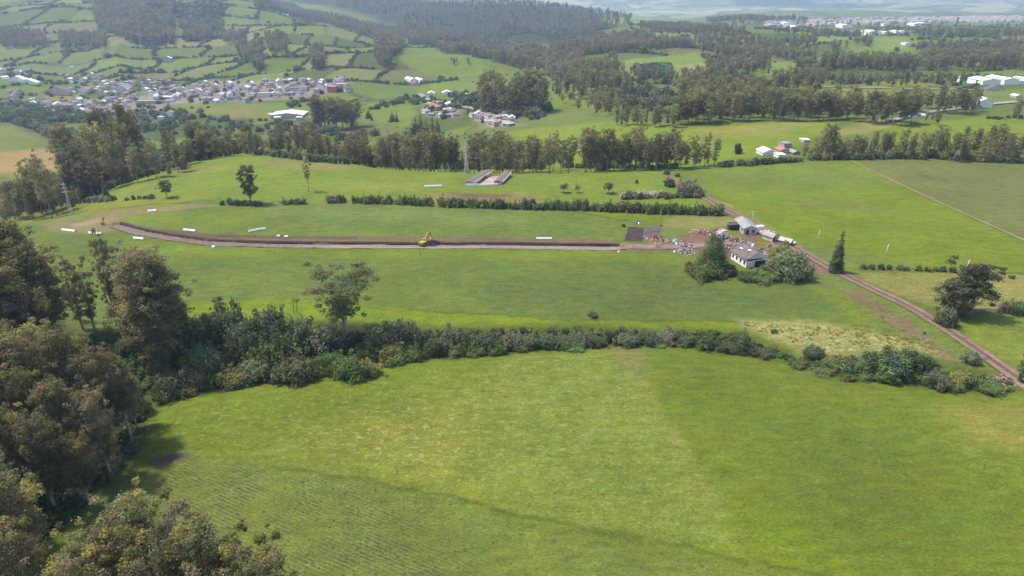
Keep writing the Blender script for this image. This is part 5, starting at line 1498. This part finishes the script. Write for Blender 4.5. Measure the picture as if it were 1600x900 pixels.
bld(731, 149, 8, 2.5, 7, 0.1, 'wall_white', 'roof_white', 'flat', 'white_hut', 'small bright hut at the right end of the hill houses', 'hut')
bld(1536, 131, 28, 7, 24, 0.05, 'wall_white', 'roof_white', 'gable', 'greenhouse', 'left white greenhouse behind the long belt', 'greenhouse', rise=0.1)
bld(1563, 131, 23, 9, 30, 0.05, 'wall_white', 'roof_white', 'gable', 'greenhouse', 'tallest white greenhouse at the right', 'greenhouse', rise=0.1)
bld(1582, 131, 16, 5, 20, 0.05, 'wall_white', 'roof_white', 'gable', 'greenhouse', 'small white greenhouse right of the tallest one', 'greenhouse', rise=0.1)
bld(1598, 130, 10, 8, 24, 0.05, 'wall_white', 'roof_white', 'gable', 'greenhouse', 'white greenhouse cut by the right edge', 'greenhouse', rise=0.1)
bld(1552, 141, 30, 2.0, 6, 0.03, 'wall_pale', 'roof_mauve', 'gable', 'long_low_shed', 'long low brown roofed shed below the greenhouses', 'shed')
bld(1587, 152, 10, 3, 7, 0.1, 'wall_pale', 'roof_white', 'gable', 'field_house', 'pale house alone in the field below the greenhouses', 'house')
bld(1533, 166, 20, 8, 14, -0.2, 'wall_white', 'roof_white', 'gable', 'arched_shed', 'bright white shed at the paved road beside the dark trees', 'shed', rise=0.3)
bld(1521, 169, 16, 4, 10, -0.2, 'wall_grey', 'roof_grey', 'gable', 'grey_barn', 'grey barn joined to the left of the bright white shed', 'barn')
bld(1424, 183, 18, 5, 9, 0.1, 'wall_white', 'roof_silver', 'gable', 'roadside_house', 'white house with silver roof between the trees by the paved road', 'house', wins=True)
bld(1439, 183, 10, 3, 6, 0.1, 'wall_white', 'roof_white', 'flat', 'roadside_shed', 'low white shed right of the silver roofed roadside house', 'shed')
bld(1498, 128, 3, 8, 3, 0.1, 'wall_white', 'roof_white', 'flat', 'water_tower', 'slim white tower in front of the far tree belt', 'tower')
bld(263, 96, 13, 5, 10, 0.2, 'wall_blue', 'roof_white', 'gable', 'blue_white_farmhouse', 'pale blue and white farmhouse among the hillside hedges', 'house')
bld(447, 25, 8, 3, 8, 0.2, 'wall_white', 'roof_white', 'flat', 'hilltop_house', 'white house high on the ridge below the forest', 'house')
bld(387, 27, 8, 3, 8, 0.2, 'wall_grey', 'roof_brown', 'flat', 'stone_shed', 'grey stone shed high on the left ridge', 'shed')
bld(113, 107, 7, 3, 8, 0.2, 'wall_white', 'roof_white', 'flat', 'field_hut', 'bright white hut in the fields above the village', 'hut')
bld(245, 161, 58, 4, 14, 0.05, 'wall_pale', 'roof_silver', 'flat', 'school_hall', 'long pale grey hall in front of the village beside the conifer', 'hall', wins=False)
bld(256, 155, 30, 4, 14, 0.05, 'wall_white', 'roof_white', 'flat', 'white_market', 'long bright white building behind the pale grey hall', 'hall')
bld(195, 144, 18, 7, 22, 0.05, 'wall_pale', 'roof_silver', 'gable', 'sports_hall', 'pale domed hall left of the village centre', 'hall', rise=0.3)
bld(137, 184, 26, 3, 8, 0.05, 'wall_white', 'roof_white', 'flat', 'white_warehouse', 'long white warehouse at the lower edge of the village', 'hall')
bld(29, 127, 30, 2.6, 12, 0.05, 'wall_white', 'roof_white', 'gable', 'white_greenhouse', 'long white greenhouse left above the village', 'greenhouse')
bld(47, 131, 26, 2.6, 12, 0.05, 'wall_white', 'roof_white', 'gable', 'white_greenhouse', 'second long white greenhouse below the first left above the village', 'greenhouse')
bld(92, 147, 40, 4, 12, 0.05, 'wall_pink', 'roof_mauve', 'gable', 'brick_school', 'long pink brown building behind the village football pitch', 'school')
bld(132, 143, 14, 4, 10, 0.05, 'wall_white', 'roof_tile', 'gable', 'orange_hall', 'orange roofed hall right of the football pitch', 'hall')
bld(378, 140, 20, 6, 14, 0.05, 'wall_white', 'roof_tile', 'flat', 'red_hall', 'red roofed building at the right end of the village centre', 'hall')
bld(520, 143, 14, 8, 12, 0.05, 'wall_red', 'roof_grey', 'flat', 'red_block', 'tall crimson building at the right end of the upper village', 'building')
bld(533, 138, 14, 7, 12, 0.05, 'wall_pink', 'roof_grey', 'flat', 'pink_block', 'pink building right of the tall crimson one', 'building')
bld(464, 143, 22, 6, 12, 0.05, 'wall_blue', 'roof_grey', 'flat', 'blue_block', 'pale blue building in the upper village', 'building')
bld(419, 150, 30, 5, 16, 0.1, 'wall_pale', 'roof_grey', 'flat', 'grey_court', 'big grey building at the left end of the upper village', 'building')
bld(266, 181, 12, 6, 9, 0.1, 'wall_white', 'roof_tile', 'gable', 'red_cottage', 'red roofed cottage between the trees below the village', 'house')
bld(253, 185, 10, 3, 8, 0.1, 'wall_white', 'roof_white', 'flat', 'low_cottage', 'low white cottage left of the red roofed one', 'house')
for k, (px, py, w, h) in enumerate([(1360, 55, 20, 6), (1379, 54, 12, 4), (1404, 53, 18, 4), (1382, 41, 8, 4), (1428, 40, 12, 3), (1440, 39, 12, 3), (1414, 70, 7, 3), (1240, 47, 20, 5), (1228, 40, 16, 4), (1318, 43, 16, 4)]):
    lab = ['white factory hall beyond the far trees, leftmost of three in a row', 'white factory hall in the middle of three in a row', 'white factory hall with low wing, rightmost of three in a row', 'tall white block behind the three factory halls', 'left of two low white halls on the far plain', 'right of two low white halls on the far plain', 'small white shed in the green field below the factory halls', 'pale hall with orange tint at the left of the far plain', 'pale hall behind the orange tinted one on the far plain', 'pale hall between the far trees left of the factories'][k]
    bld(px, py, w, h, 40 if w > 9 else 15, 0.05, 'wall_white' if k != 7 else 'wall_pink', 'roof_white', 'flat' if k in (3, 6) else 'gable', 'factory_hall', lab, 'hall', rise=0.08)

# village houses: one mesh each (a few pixels), many copies
def house_mesh(wall, roof, gable):
    mb = MB()
    if gable: mb.prism([(-0.5, -0.3), (0.5, -0.3), (0.5, 0.7), (0, 1.0), (-0.5, 0.7)], -0.5, 0.5)
    else: mb.box((0, 0, 0.35), (1, 1, 1.3))
    nw = len(mb.F)
    if gable:
        for s in (-1, 1):
            q = [(0, 1.02), (s * 0.56, 0.69), (s * 0.56, 0.74), (0, 1.07)]
            mb.prism(q if s < 0 else q[::-1], -0.55, 0.55)
    else:
        mb.box((0, 0, 1.03), (1.08, 1.08, 0.06)); mb.box((0.2, 0.2, 1.14), (0.4, 0.4, 0.16))
    nr = len(mb.F)
    for s in (-1, 1):
        for k in (-0.28, 0.05, 0.3):
            mb.box((k, s * 0.503, 0.42), (0.14, 0.02, 0.28)); mb.box((s * 0.503, k, 0.42), (0.02, 0.14, 0.28))
    me = mb.mesh('house', [M[wall], M[roof], M['glass']])
    me.polygons.foreach_set('material_index', [0] * nw + [1] * (nr - nw) + [2] * (len(mb.F) - nr))
    return me
HK = [('wall_white', 'roof_grey', 0, 'white house with flat grey roof'), ('wall_pale', 'roof_grey', 0, 'pale house with flat grey roof'), ('wall_pale', 'roof_rust', 1, 'pale house with rusty brown roof'), ('wall_white', 'roof_white', 1, 'white house with white sheet roof'),
      ('wall_grey', 'roof_grey', 0, 'bare grey block house'), ('wall_white', 'roof_tile', 1, 'white house with orange tiled roof'), ('wall_brick', 'roof_grey', 0, 'bare brick house'), ('wall_pink', 'roof_grey', 0, 'pink house'), ('wall_blue', 'roof_grey', 0, 'blue house'), ('wall_white', 'roof_brown', 1, 'white house with brown roof')]
HM = [house_mesh(a, b, c) for a, b, c, _ in HK]
VILL = [([(0,108),(75,104),(80,118),(0,124)], 9, 'on the slope left above the village'), ([(105,120),(165,117),(168,134),(108,136)], 18, 'in the upper left part of the village'), ([(95,138),(200,134),(205,150),(130,152),(98,145)], 18, 'behind the village football pitch'),
        ([(0,143),(55,142),(60,168),(0,172)], 14, 'at the left end of the village'), ([(45,160),(205,156),(205,176),(140,186),(60,182)], 52, 'in the lower left part of the village'), ([(165,128),(330,128),(335,158),(170,156)], 78, 'in the village centre'),
        ([(330,132),(400,132),(400,160),(330,162)], 22, 'in the right part of the village centre'), ([(392,128),(460,126),(535,126),(545,142),(480,148),(395,156)], 46, 'in the upper village on the right'), ([(661,168),(700,164),(716,174),(712,184),(670,182)], 18, 'in the pink hamlet below the hill road'), ([(738,180),(795,182),(812,198),(760,198)], 20, 'in the hamlet with the red building')]
rh = np.random.default_rng(55)
for poly_, n, where in VILL:
    pp = np.array(poly_, float); x0, y0 = pp.min(0); x1, y1 = pp.max(0)
    got = 0; tries = 0; acc = []
    while got < n and tries < 4000:
        tries += 1
        q = np.array([x0 + (x1 - x0) * rh.random(), y0 + (y1 - y0) * rh.random()])
        if not inside(q[:1], q[1:], pp)[0]: continue
        if any(abs(q[0] - a[0]) < 5.2 and abs(q[1] - a[1]) < 2.2 for a in acc): continue
        acc.append(q); got += 1
    if not acc: continue
    W = hit([a[0] for a in acc], [a[1] for a in acc])
    for p in W:
        k = rh.choice(len(HK), p=np.array([6, 7, 4, 6, 2, 2, 2, 3, 1, 1]) / 34.0)
        o = link('house', HM[k], None, tuple(p), 0.15 + 0.35 * rh.normal())
        hh = (5.2 if HK[k][2] else 4.0) * (1.0 + 0.7 * (rh.random() > 0.6))
        if 'hamlet' in where: hh *= 0.8
        o.scale = (5.0 + 4.5 * rh.random(), 5.5 + 5.5 * rh.random(), hh * 0.9)
        tag(o, HK[k][3] + ' ' + where, 'house', HK[k][3] + 's ' + where)

# far town: too small and many to pick apart
mb = MB()
rt = np.random.default_rng(66)
for poly_, n in (([(1200,30),(1600,26),(1600,34),(1420,37),(1200,44)], 420), ([(1420,30),(1600,26),(1600,33),(1430,35)], 260)):
    pp = np.array(poly_, float)
    q = np.column_stack([pp[:, 0].min() + np.ptp(pp[:, 0]) * rt.random(n * 3), pp[:, 1].min() + np.ptp(pp[:, 1]) * rt.random(n * 3)])
    q = q[inside(q[:, 0], q[:, 1], pp)][:n]
    for p in hit(q[:, 0], q[:, 1]):
        w = 10 + 22 * rt.random() ** 2; mb.box((p[0], p[1], p[2] + 2), (w, 10 + 12 * rt.random(), 6 + 5 * rt.random()), rt.random())
tag(mb.build('far_town', M['wall_pale']), 'pale specks of a town on the far plain', kind='stuff')

# ------------------------------------------------------------------ pylons and posts
def pylon(px, base, top, label, seed):
    p = at(px, base); h = solve_h(p, top)
    e = empty('pylon', p, 0.5)
    b, t, r = h * 0.06, h * 0.018, 0.07
    lv = [0, 0.16, 0.31, 0.45, 0.58, 0.70, 0.80, 0.90, 1.0]
    def hw(u): return b + (t - b) * min(1, u / 0.62) if u < 0.62 else t
    def corner(u, k): return (hw(u) * (1 if k in (0, 3) else -1), hw(u) * (1 if k in (0, 1) else -1), u * h)
    for k in range(4):
        m_ = MB(); m_.tube([(*corner(0, k)[:2], -0.5)] + [corner(u, k) for u in (0.3, 0.62, 1.0)], r, 5); m_.build('leg', M['galv'], e)
    br = MB()
    for a, c in zip(lv[:-1], lv[1:]):
        for k in range(4):
            j = (k + 1) % 4
            br.tube([corner(a, k), corner(c, j)], r * 0.55, 4, False); br.tube([corner(a, j), corner(c, k)], r * 0.55, 4, False); br.tube([corner(c, k), corner(c, j)], r * 0.55, 4, False)
    br.build('bracing', M['galv'], e)
    for u, s in ((0.72, 1.0), (0.84, 0.85), (0.95, 0.65)):
        ar = MB(); w = h * 0.10 * s
        for sy in (-1, 1):
            ar.tube([(-w, 0, u * h), (-t, sy * t, u * h + 0.4), (t, sy * t, u * h + 0.4), (w, 0, u * h)], r * 0.6, 4)
        ar.tube([(-w, 0, u * h), (w, 0, u * h)], r * 0.6, 4); ar.build('crossarm', M['galv'], e)
    pk = MB(); pk.tube([(0, 0, h), (0, 0, h * 1.04)], r * 0.7, 5); pk.build('peak', M['galv'], e)
    tag(e, label, 'pylon')
pylon(729, 272, 222, 'tall grey lattice power pylon on the field rim above the old barn', 1)
pylon(112, 336, 286, 'slim pale lattice pylon on the dirt loop at the left', 2)

def post(px, base, top, mat, label, r=0.13, lean=0.0, name='post', arm=False):
    p = at(px, base); h = max(0.8, solve_h(p, top))
    m_ = MB(); m_.tube([(0, 0, -0.3), (lean * 0.5, 0, h * 0.5), (lean, 0, h)], [r, r * 0.9, r * 0.75], 7)
    m_.tube([(lean, 0, h), (lean, 0, h + 0.06)], [r * 1.1, r * 0.9], 7)
    if arm: m_.box((lean, 0, h * 0.94), (1.4, 0.12, 0.12))
    o = m_.build(name, M[mat], None, p, 0, True)
    tag(o, label, 'post')
post(1277, 375, 360, 'post_pale', 'pale leaning post in the bright field, nearest the farm', lean=0.3)
post(1383, 398, 382, 'post_pale', 'pale leaning post in the middle of the bright field', lean=0.45)
post(1507, 425, 406, 'post_pale', 'pale leaning post above the layered tree', lean=0.6)
post(657, 400, 387, 'wood_post', 'thin dark post just below the excavator', 0.1)
post(580, 435, 410, 'wood_post', 'thin dark post in the middle field above the lone tree', 0.1)
post(460, 492, 464, 'wood_post', 'left of two thin poles above the hedgerow', 0.09)
post(465, 491, 464, 'wood_post', 'right of two thin poles above the hedgerow', 0.09)
post(900, 291, 276, 'wood_post', 'thin utility pole behind the small purple trees', 0.1, arm=True, name='utility_pole')
post(948, 281, 265, 'wood_post', 'thin utility pole near the end of the track', 0.1, arm=True, name='utility_pole')
post(1175, 345, 330, 'post_pale', 'pale pole standing beside the farm track above the silver shed', 0.12, arm=True, name='utility_pole')
for k, px in enumerate((1026, 1029, 1033)):
    post(px, 387, 382, 'wood_post', ['leftmost', 'middle', 'rightmost'][k] + ' of three short posts on the bare drive below the dug plots', 0.14)

# ------------------------------------------------------------------ white pipes laid along the works
def pipe_mesh(L, r=0.19):
    m_ = MB(); n = 10
    v = []; f = []
    for x, rr_ in ((-L / 2, r), (L / 2 - 0.35, r), (L / 2 - 0.33, r * 1.16), (L / 2, r * 1.16), (L / 2, r * 0.85), (-L / 2, r * 0.85)):
        for k in range(n):
            a = 2 * math.pi * k / n; v.append((x, rr_ * math.cos(a), rr_ * math.sin(a)))
    for i in range(6):
        j = (i + 1) % 6
        for k in range(n):
            q = (k + 1) % n; f.append((i * n + k, i * n + q, j * n + q, j * n + k))
    m_.add(v, [t[::-1] for t in f])
    return m_.mesh('pipe', M['white_plastic'], False)
PM = {}
def pipes(a, b, label, n=2):
    A, B = at(*a), at(*b)
    d = B - A; L = float(np.hypot(d[0], d[1])); c = (A + B) / 2
    c[2] = height(c[:1], c[1:2])[0]
    e = empty('pipe_bundle', c, math.atan2(d[1], d[0]))
    L = round(max(1.2, L), 1)
    if L not in PM: PM[L] = pipe_mesh(L)
    lay = [(0, k - (n - 1) / 2) for k in range(n)] + [(1, k - (n - 2) / 2) for k in range(n - 1)]
    pitch = math.atan2(height(B[:1], B[1:2])[0] - height(A[:1], A[1:2])[0], L)
    for i, (lvl, k) in enumerate(lay):
        o = link('pipe', PM[L], e, ((0.25 * (random.random() - 0.5)), k * 0.46, 0.28 + lvl * 0.38)); o.rotation_euler = (0, -pitch, 0)
    tag(e, label, 'pipes')
pipes((97, 360), (118, 362.5), 'leftmost white pipe bundle below the dirt loop')
pipes((139, 365), (159, 366), 'second white pipe bundle below the dirt loop')
pipes((209, 373), (225, 374.5), 'third white pipe bundle below the dirt loop, right of the dead twig')
pipes((231, 331), (245, 330), 'white pipe bundle on the path behind the dirt loop')
pipes((287, 360), (306, 362), 'white pipe bundle in the upper strip above the left end of the cut')
pipes((388, 363), (403, 360), 'left half of the bent white pipe bundle in the upper strip')
pipes((402, 360), (415, 358.5), 'right half of the bent white pipe bundle in the upper strip', 2)
pipes((433, 370), (438, 370), 'left of two short white pipe ends at the spoil edge', 2)
pipes((444, 371), (450, 371), 'right of two short white pipe ends at the spoil edge', 2)
pipes((838, 374), (862, 374), 'white pipe bundle above the right end of the cut')
pipes((663, 292), (690, 291.5), 'white pipe bundle on the grassy hill left of the old barn')
pipes((74, 488), (90, 475), 'white pipe bundle at the wood edge behind the dark trees')
pipes((806, 264), (818, 264), 'small white pipe heap at the far field rim right of the barn', 2)
pipes((332, 387), (336, 387), 'single short white pipe end below the cut road', 2)

# ------------------------------------------------------------------ excavator
def excavator():
    p = at(663, 384)
    p[2] = height(p[:1], p[1:2])[0] + 0.25
    e = empty('excavator', p, math.radians(5)); e.scale = (0.84, 0.84, 0.84)
    tr = None
    for s in (-1, 1):
        m_ = MB()
        out = []
        for k in range(7):
            a = math.pi / 2 + math.pi * k / 6; out.append((-1.75 + 0.42 * math.cos(a), 0.45 + 0.42 * math.sin(a)))
        for k in range(7):
            a = -math.pi / 2 + math.pi * k / 6; out.append((1.75 + 0.42 * math.cos(a), 0.45 + 0.42 * math.sin(a)))
        m_.prism(out, s * 1.15 - 0.28, s * 1.15 + 0.28)
        t = m_.build('track', M['steel_dark'], e)
        for x in (-1.5, -0.5, 0.5, 1.5):
            w = MB(); w.tube([(x, s * 1.15 - 0.31, 0.45), (x, s * 1.15 + 0.31, 0.45)], 0.27, 10); w.build('roller', M['yellow'], t)
    m_ = MB(); m_.box((0, 0, 0.75), (1.6, 1.7, 0.4)); m_.tube([(0, 0, 0.95), (0, 0, 1.1)], 0.75, 16); m_.build('undercarriage', M['steel_dark'], e)
    up = 0.9          # upper body turned towards the far left bank
    co, si = math.cos(up), math.sin(up)
    def R(x, y, z): return (x * co - y * si, x * si + y * co, z)
    def add(name, mat, fn):
        m2 = MB(); fn(m2); o = m2.build(name, M[mat], e, (0, 0, 0), up); return o
    add('engine_house', 'yellow', lambda b: (b.box((-0.7, 0, 1.55), (2.6, 2.3, 0.85), 0, 0.96),))
    add('counterweight', 'yellow', lambda b: b.box((-2.15, 0, 1.6), (0.6, 2.3, 0.95), 0, 0.93))
    cab = add('cab', 'yellow', lambda b: (b.box((0.75, 0.7, 1.3), (1.5, 0.95, 0.5)), b.box((0.7, 0.7, 2.73), (1.45, 0.95, 0.12)), b.box((0.1, 0.7, 2.1), (0.15, 0.95, 1.12)), b.box((1.42, 0.28, 2.1), (0.1, 0.1, 1.12)), b.box((1.42, 1.12, 2.1), (0.1, 0.1, 1.12))))
    g = MB(); g.box((0.78, 0.7, 2.1), (1.12, 0.86, 1.08)); g.build('window', M['glass'], cab)
    def arm(b, pts_, w, hs):
        for (x0, z0), (x1, z1), h0, h1 in zip(pts_[:-1], pts_[1:], hs[:-1], hs[1:]):
            dx, dz = x1 - x0, z1 - z0; l = math.hypot(dx, dz); nx, nz = -dz / l, dx / l
            b.prism([(x0 - nx * h0, z0 - nz * h0), (x1 - nx * h1, z1 - nz * h1), (x1 + nx * h1, z1 + nz * h1), (x0 + nx * h0, z0 + nz * h0)], -w, w)
    add('boom', 'orange', lambda b: arm(b, [(0.7, 1.5), (1.7, 3.5), (3.0, 4.7), (3.9, 4.9)], 0.26, [0.3, 0.42, 0.34, 0.24]))
    add('stick', 'orange', lambda b: arm(b, [(3.55, 5.15), (4.3, 4.2), (4.9, 2.6)], 0.2, [0.22, 0.3, 0.16]))
    add('ram', 'steel_dark', lambda b: (b.tube([(1.2, 0.4, 1.5), (2.2, 0.4, 3.7)], 0.1, 8), b.tube([(2.2, 0, 4.45), (3.6, 0, 5.2)], 0.1, 8)))
    add('bucket', 'orange', lambda b: b.prism([(4.7, 2.75), (5.15, 2.5), (5.0, 1.75), (4.5, 1.5), (4.05, 1.75), (4.0, 2.0), (4.5, 1.95), (4.75, 2.2)], -0.55, 0.55))
    tag(e, 'yellow excavator with raised orange boom working in the cut road', 'excavator')
excavator()
# fresh spoil beside the excavator
mb = MB()
rs = np.random.default_rng(8)
p = at(676, 382)
for k in range(90):
    q = rs.normal(size=2) * np.array([2.0, 0.9]); z = height(np.array([p[0] + q[0]]), np.array([p[1] + q[1]]))[0]
    hgt = max(0.1, 1.25 * math.exp(-(q[0] / 2.4) ** 2 - (q[1] / 1.2) ** 2))
    mb.box((p[0] + q[0], p[1] + q[1], z + hgt * 0.5), (0.8, 0.8, hgt + 0.2), rs.random() * 3, 0.6)
M['spoil'] = paint('damp_spoil', tuple(alb(108, 86, 84)), 0.95, 0.35, 1.5)
tag(mb.build('spoil_heap', M['spoil']), 'dark heap of fresh soil right of the excavator', 'heap')

# ------------------------------------------------------------------ farmyard litter
def rubble(name, px, py, w, d, n, mats, label, hmax=0.9, seed=1):
    rr_ = np.random.default_rng(seed); p = at(px, py); s = depth_of(p[1], p[2]) / F
    mb_ = MB(); mi = []
    n = int(n * 1.8)
    for k in range(n):
        a = rr_.normal(size=2) * 0.45
        x = p[0] + a[0] * w * s; y = p[1] + a[1] * d
        z = height(np.array([x]), np.array([y]))[0]
        hh = hmax * math.exp(-2.0 * (a[0] ** 2 + a[1] ** 2)) * (0.3 + 0.7 * rr_.random())
        sz = 0.16 + 0.5 * rr_.random() ** 2
        mb_.box((x, y, z + hh * 0.6), (sz, sz * (0.5 + rr_.random()), max(0.12, hh)), rr_.random() * 3, 0.75)
        mi += [rr_.integers(len(mats))] * 6
    me = mb_.mesh(name, [M[m_] for m_ in mats]); me.polygons.foreach_set('material_index', mi)
    tag(link(name, me), label, kind='stuff')
rubble('rubble_heap', 1022, 372, 18, 4.0, 130, ['spoil', 'spoil', 'wall_pink', 'wall_brick'], 'dark rubble at the corner of the greyer dug plot', 1.2, 1)
rubble('rubble_heap', 1072, 384, 18, 4.0, 150, ['wall_pale', 'wall_pink', 'wall_grey', 'wall_brick', 'spoil', 'spoil'], 'pale and brown rubble left of the big cypress', 1.0, 2)
rubble('rubble_heap', 1070, 393, 16, 4.0, 150, ['wall_pale', 'wall_grey', 'roof_brown', 'wall_pink', 'spoil'], 'pale broken rubble in front of the cypress', 0.8, 3)
rubble('rubble_heap', 1100, 363, 26, 5.0, 150, ['wall_brick', 'wall_pink', 'spoil', 'rubble'], 'reddish brick rubble behind the big cypress', 0.9, 4)
rubble('rubble_heap', 1146, 375, 24, 4.5, 220, ['wall_brick', 'wall_pink', 'rubble', 'roof_brown'], 'red brick rubble in the farmyard between shed and farmhouse', 1.1, 5)
rubble('rubble_heap', 1146, 386, 26, 4.0, 120, ['roof_brown', 'wall_pink', 'wall_grey', 'spoil'], 'brown rubble behind the ruined farmhouse', 0.7, 6)
rubble('rubble_heap', 1195, 392, 26, 4.0, 120, ['roof_brown', 'rubble', 'spoil'], 'brown debris right of the farmyard car', 0.8, 7)
rubble('rubble_heap', 1048, 378, 26, 3.0, 90, ['spoil', 'wall_pink', 'rubble'], 'low brown debris along the bare drive', 0.5, 8)
rubble('rubble_heap', 1560, 596, 30, 2.5, 120, ['rubble', 'wall_pink', 'spoil'], 'reddish stones at the lower right beside the farm track', 0.6, 9)
rubble('rubble_heap', 1195, 362, 16, 3.0, 60, ['wall_white', 'wall_pink', 'wall_grey'], 'white debris between the sheds and the track', 0.6, 10)

def car(px, py, rz, label):
    p = at(px, py); e = empty('parked_car', p, rz)
    m_ = MB(); m_.prism([(-2.1, 0.3), (2.1, 0.3), (2.15, 0.75), (1.2, 0.95), (0.6, 1.45), (-1.3, 1.45), (-2.0, 0.95), (-2.15, 0.7)], -0.85, 0.85); m_.build('body', M['car_paint'], e)
    for x0, x1, x2, x3 in ((-1.2, -0.35, -0.35, -1.6), (-0.25, 0.55, 1.0, -0.25)):
        for s in (-1, 1):
            w = MB(); w.prism([(x0, 1.38), (x1, 1.38), (x2, 0.98), (x3, 0.98)], s * 0.86 - 0.01, s * 0.86 + 0.01); w.build('window', M['glass'], e)
    for x in (-1.3, 1.3):
        for s in (-1, 1):
            w = MB(); w.tube([(x, s * 0.72, 0.32), (x, s * 0.9, 0.32)], 0.32, 12); w.build('wheel', M['tyre'], e)
    tag(e, label, 'car')
car(1170, 384, 1.3, 'dark blue grey car parked among the farmyard rubble')

def tarp_heap(px, py, w, h, d, mat, name, label, cat, seed):
    rr_ = np.random.default_rng(seed); p = at(px, py)
    n = 12; u, v = np.meshgrid(np.linspace(-1, 1, n), np.linspace(-1, 1, n))
    prof = np.clip(1 - np.maximum(np.abs(u), np.abs(v)) ** 3, 0, 1) * (0.75 + 0.4 * rr_.random(u.shape))
    V = np.stack([u * w / 2, v * d / 2, prof * h - 0.1], -1).reshape(-1, 3)
    ii = np.arange(n - 1)[:, None] * n + np.arange(n - 1)[None, :]
    me = np_mesh(name, V, np.stack([ii, ii + 1, ii + n + 1, ii + n], -1).reshape(-1, 4), [M[mat]], smooth=True)
    o = link(name, me, None, p, rr_.random()); tag(o, label, cat)
tarp_heap(1055, 378, 2.2, 1.2, 1.8, 'tarp', 'tarpaulin_heap', 'heap under a teal tarpaulin at the edge of the drive', 'tarpaulin', 1)
tarp_heap(1057, 382, 0.9, 1.0, 0.8, 'white_plastic', 'white_sack', 'white sack below the teal tarpaulin', 'sack', 2)
tarp_heap(995, 349, 2.4, 1.3, 1.8, 'blue_sheet', 'tarpaulin_heap', 'heap under a dark blue sheet above the dug plots', 'tarpaulin', 3)
tarp_heap(998, 350, 1.0, 0.9, 0.8, 'white_plastic', 'white_sack', 'white sack beside the dark blue sheet above the dug plots', 'sack', 4)
tarp_heap(967, 394, 0.7, 0.7, 0.7, 'white_plastic', 'white_sack', 'white sack on the verge at the right end of the cut road', 'sack', 5)
tarp_heap(1054, 394, 0.8, 0.7, 0.7, 'white_plastic', 'white_sack', 'pale sack in the grass left of the pale rubble', 'sack', 6)
tarp_heap(1241, 380, 1.2, 0.9, 1.2, 'white_plastic', 'white_sack', 'white sack at the track edge right of the outhouse', 'sack', 7)
tarp_heap(1209, 520, 1.1, 1.0, 0.9, 'galv', 'grey_block', 'small grey block beside a bush in the tan grass', 'block', 8)

# ------------------------------------------------------------------ air
hb = MB(); hb.box((0, 6000, 0), (30000, 13800, 1.0))
zt, zb = 150.0, -320.0
hb.V = [(x, y, zt if z > 0 else zb) for x, y, z in hb.V]
mh = bpy.data.materials.new('haze_air'); mh.use_nodes = True
nt = mh.node_tree; nt.nodes.clear()
out = nt.nodes.new('ShaderNodeOutputMaterial'); pv = nt.nodes.new('ShaderNodeVolumePrincipled')
pv.inputs['Color'].default_value = (0.58, 0.75, 1.0, 1)
pv.inputs['Density'].default_value = HAZE_DENSITY
pv.inputs['Anisotropy'].default_value = 0.2
nt.links.new(pv.outputs[0], out.inputs['Volume'])
tag(hb.build('haze', mh), 'thin blue haze filling the air over the valley', kind='stuff')

# alike things that stand apart are told apart by their place; the rest share one label and one group
from collections import defaultdict
byl = defaultdict(list)
for o in S.objects:
    if o.parent is None and 'label' in o and 'category' in o: byl[o['label']].append(o)
WORDS = {2: ['left', 'right'], 3: ['left', 'middle', 'right'], 4: ['leftmost', 'left middle', 'right middle', 'rightmost'], 5: ['leftmost', 'left middle', 'middle', 'right middle', 'rightmost']}
for lb, os_ in byl.items():
    n = len(os_)
    if 1 < n <= 5 and o is not None and os_[0]['category'] in ('tree', 'shrub', 'bush'):
        os_.sort(key=lambda q: project(q.location[0], q.location[1], q.location[2])[0])
        for q, wd in zip(os_, WORDS[n]):
            t_ = wd + ' ' + lb
            if len(t_.replace('-', ' ').split()) > 16: t_ = t_.replace(' of the front hedgerow', ' in the hedgerow').replace('along the left edge', 'at left').replace('in the bottom left clump beside the crop', 'beside the crop').replace('in the clump where the hedgerow meets the wood', 'at the hedgerow end').replace('in the clump behind the left wood', 'behind the wood').replace('in the row beyond the green fields', 'beyond the green fields').replace('in the belt left of the grassy hill', 'left of the grassy hill').replace('in the row behind the grassy hill', 'behind the grassy hill').replace('in the belt behind the brown field', 'behind the brown field').replace('in the row around the tall pylon', 'around the tall pylon').replace('in the clump beyond the track end', 'beyond the track end').replace('in the belt before the greenhouses', 'before the greenhouses').replace('around the white sheds by the road', 'around the white sheds').replace('in the ravine left of the small pylon', 'in the left ravine').replace('in the grove beside the white hall', 'beside the white hall')
            q['label'] = ' '.join(t_.replace(' along the rim in front of', ' before').replace('right of centre', 'right half').replace('left of centre', 'left half').split()[:99])
    elif n > 1:
        g = os_[0].get('group') or (lb[:60] + ' group')
        for q in os_: q['group'] = g
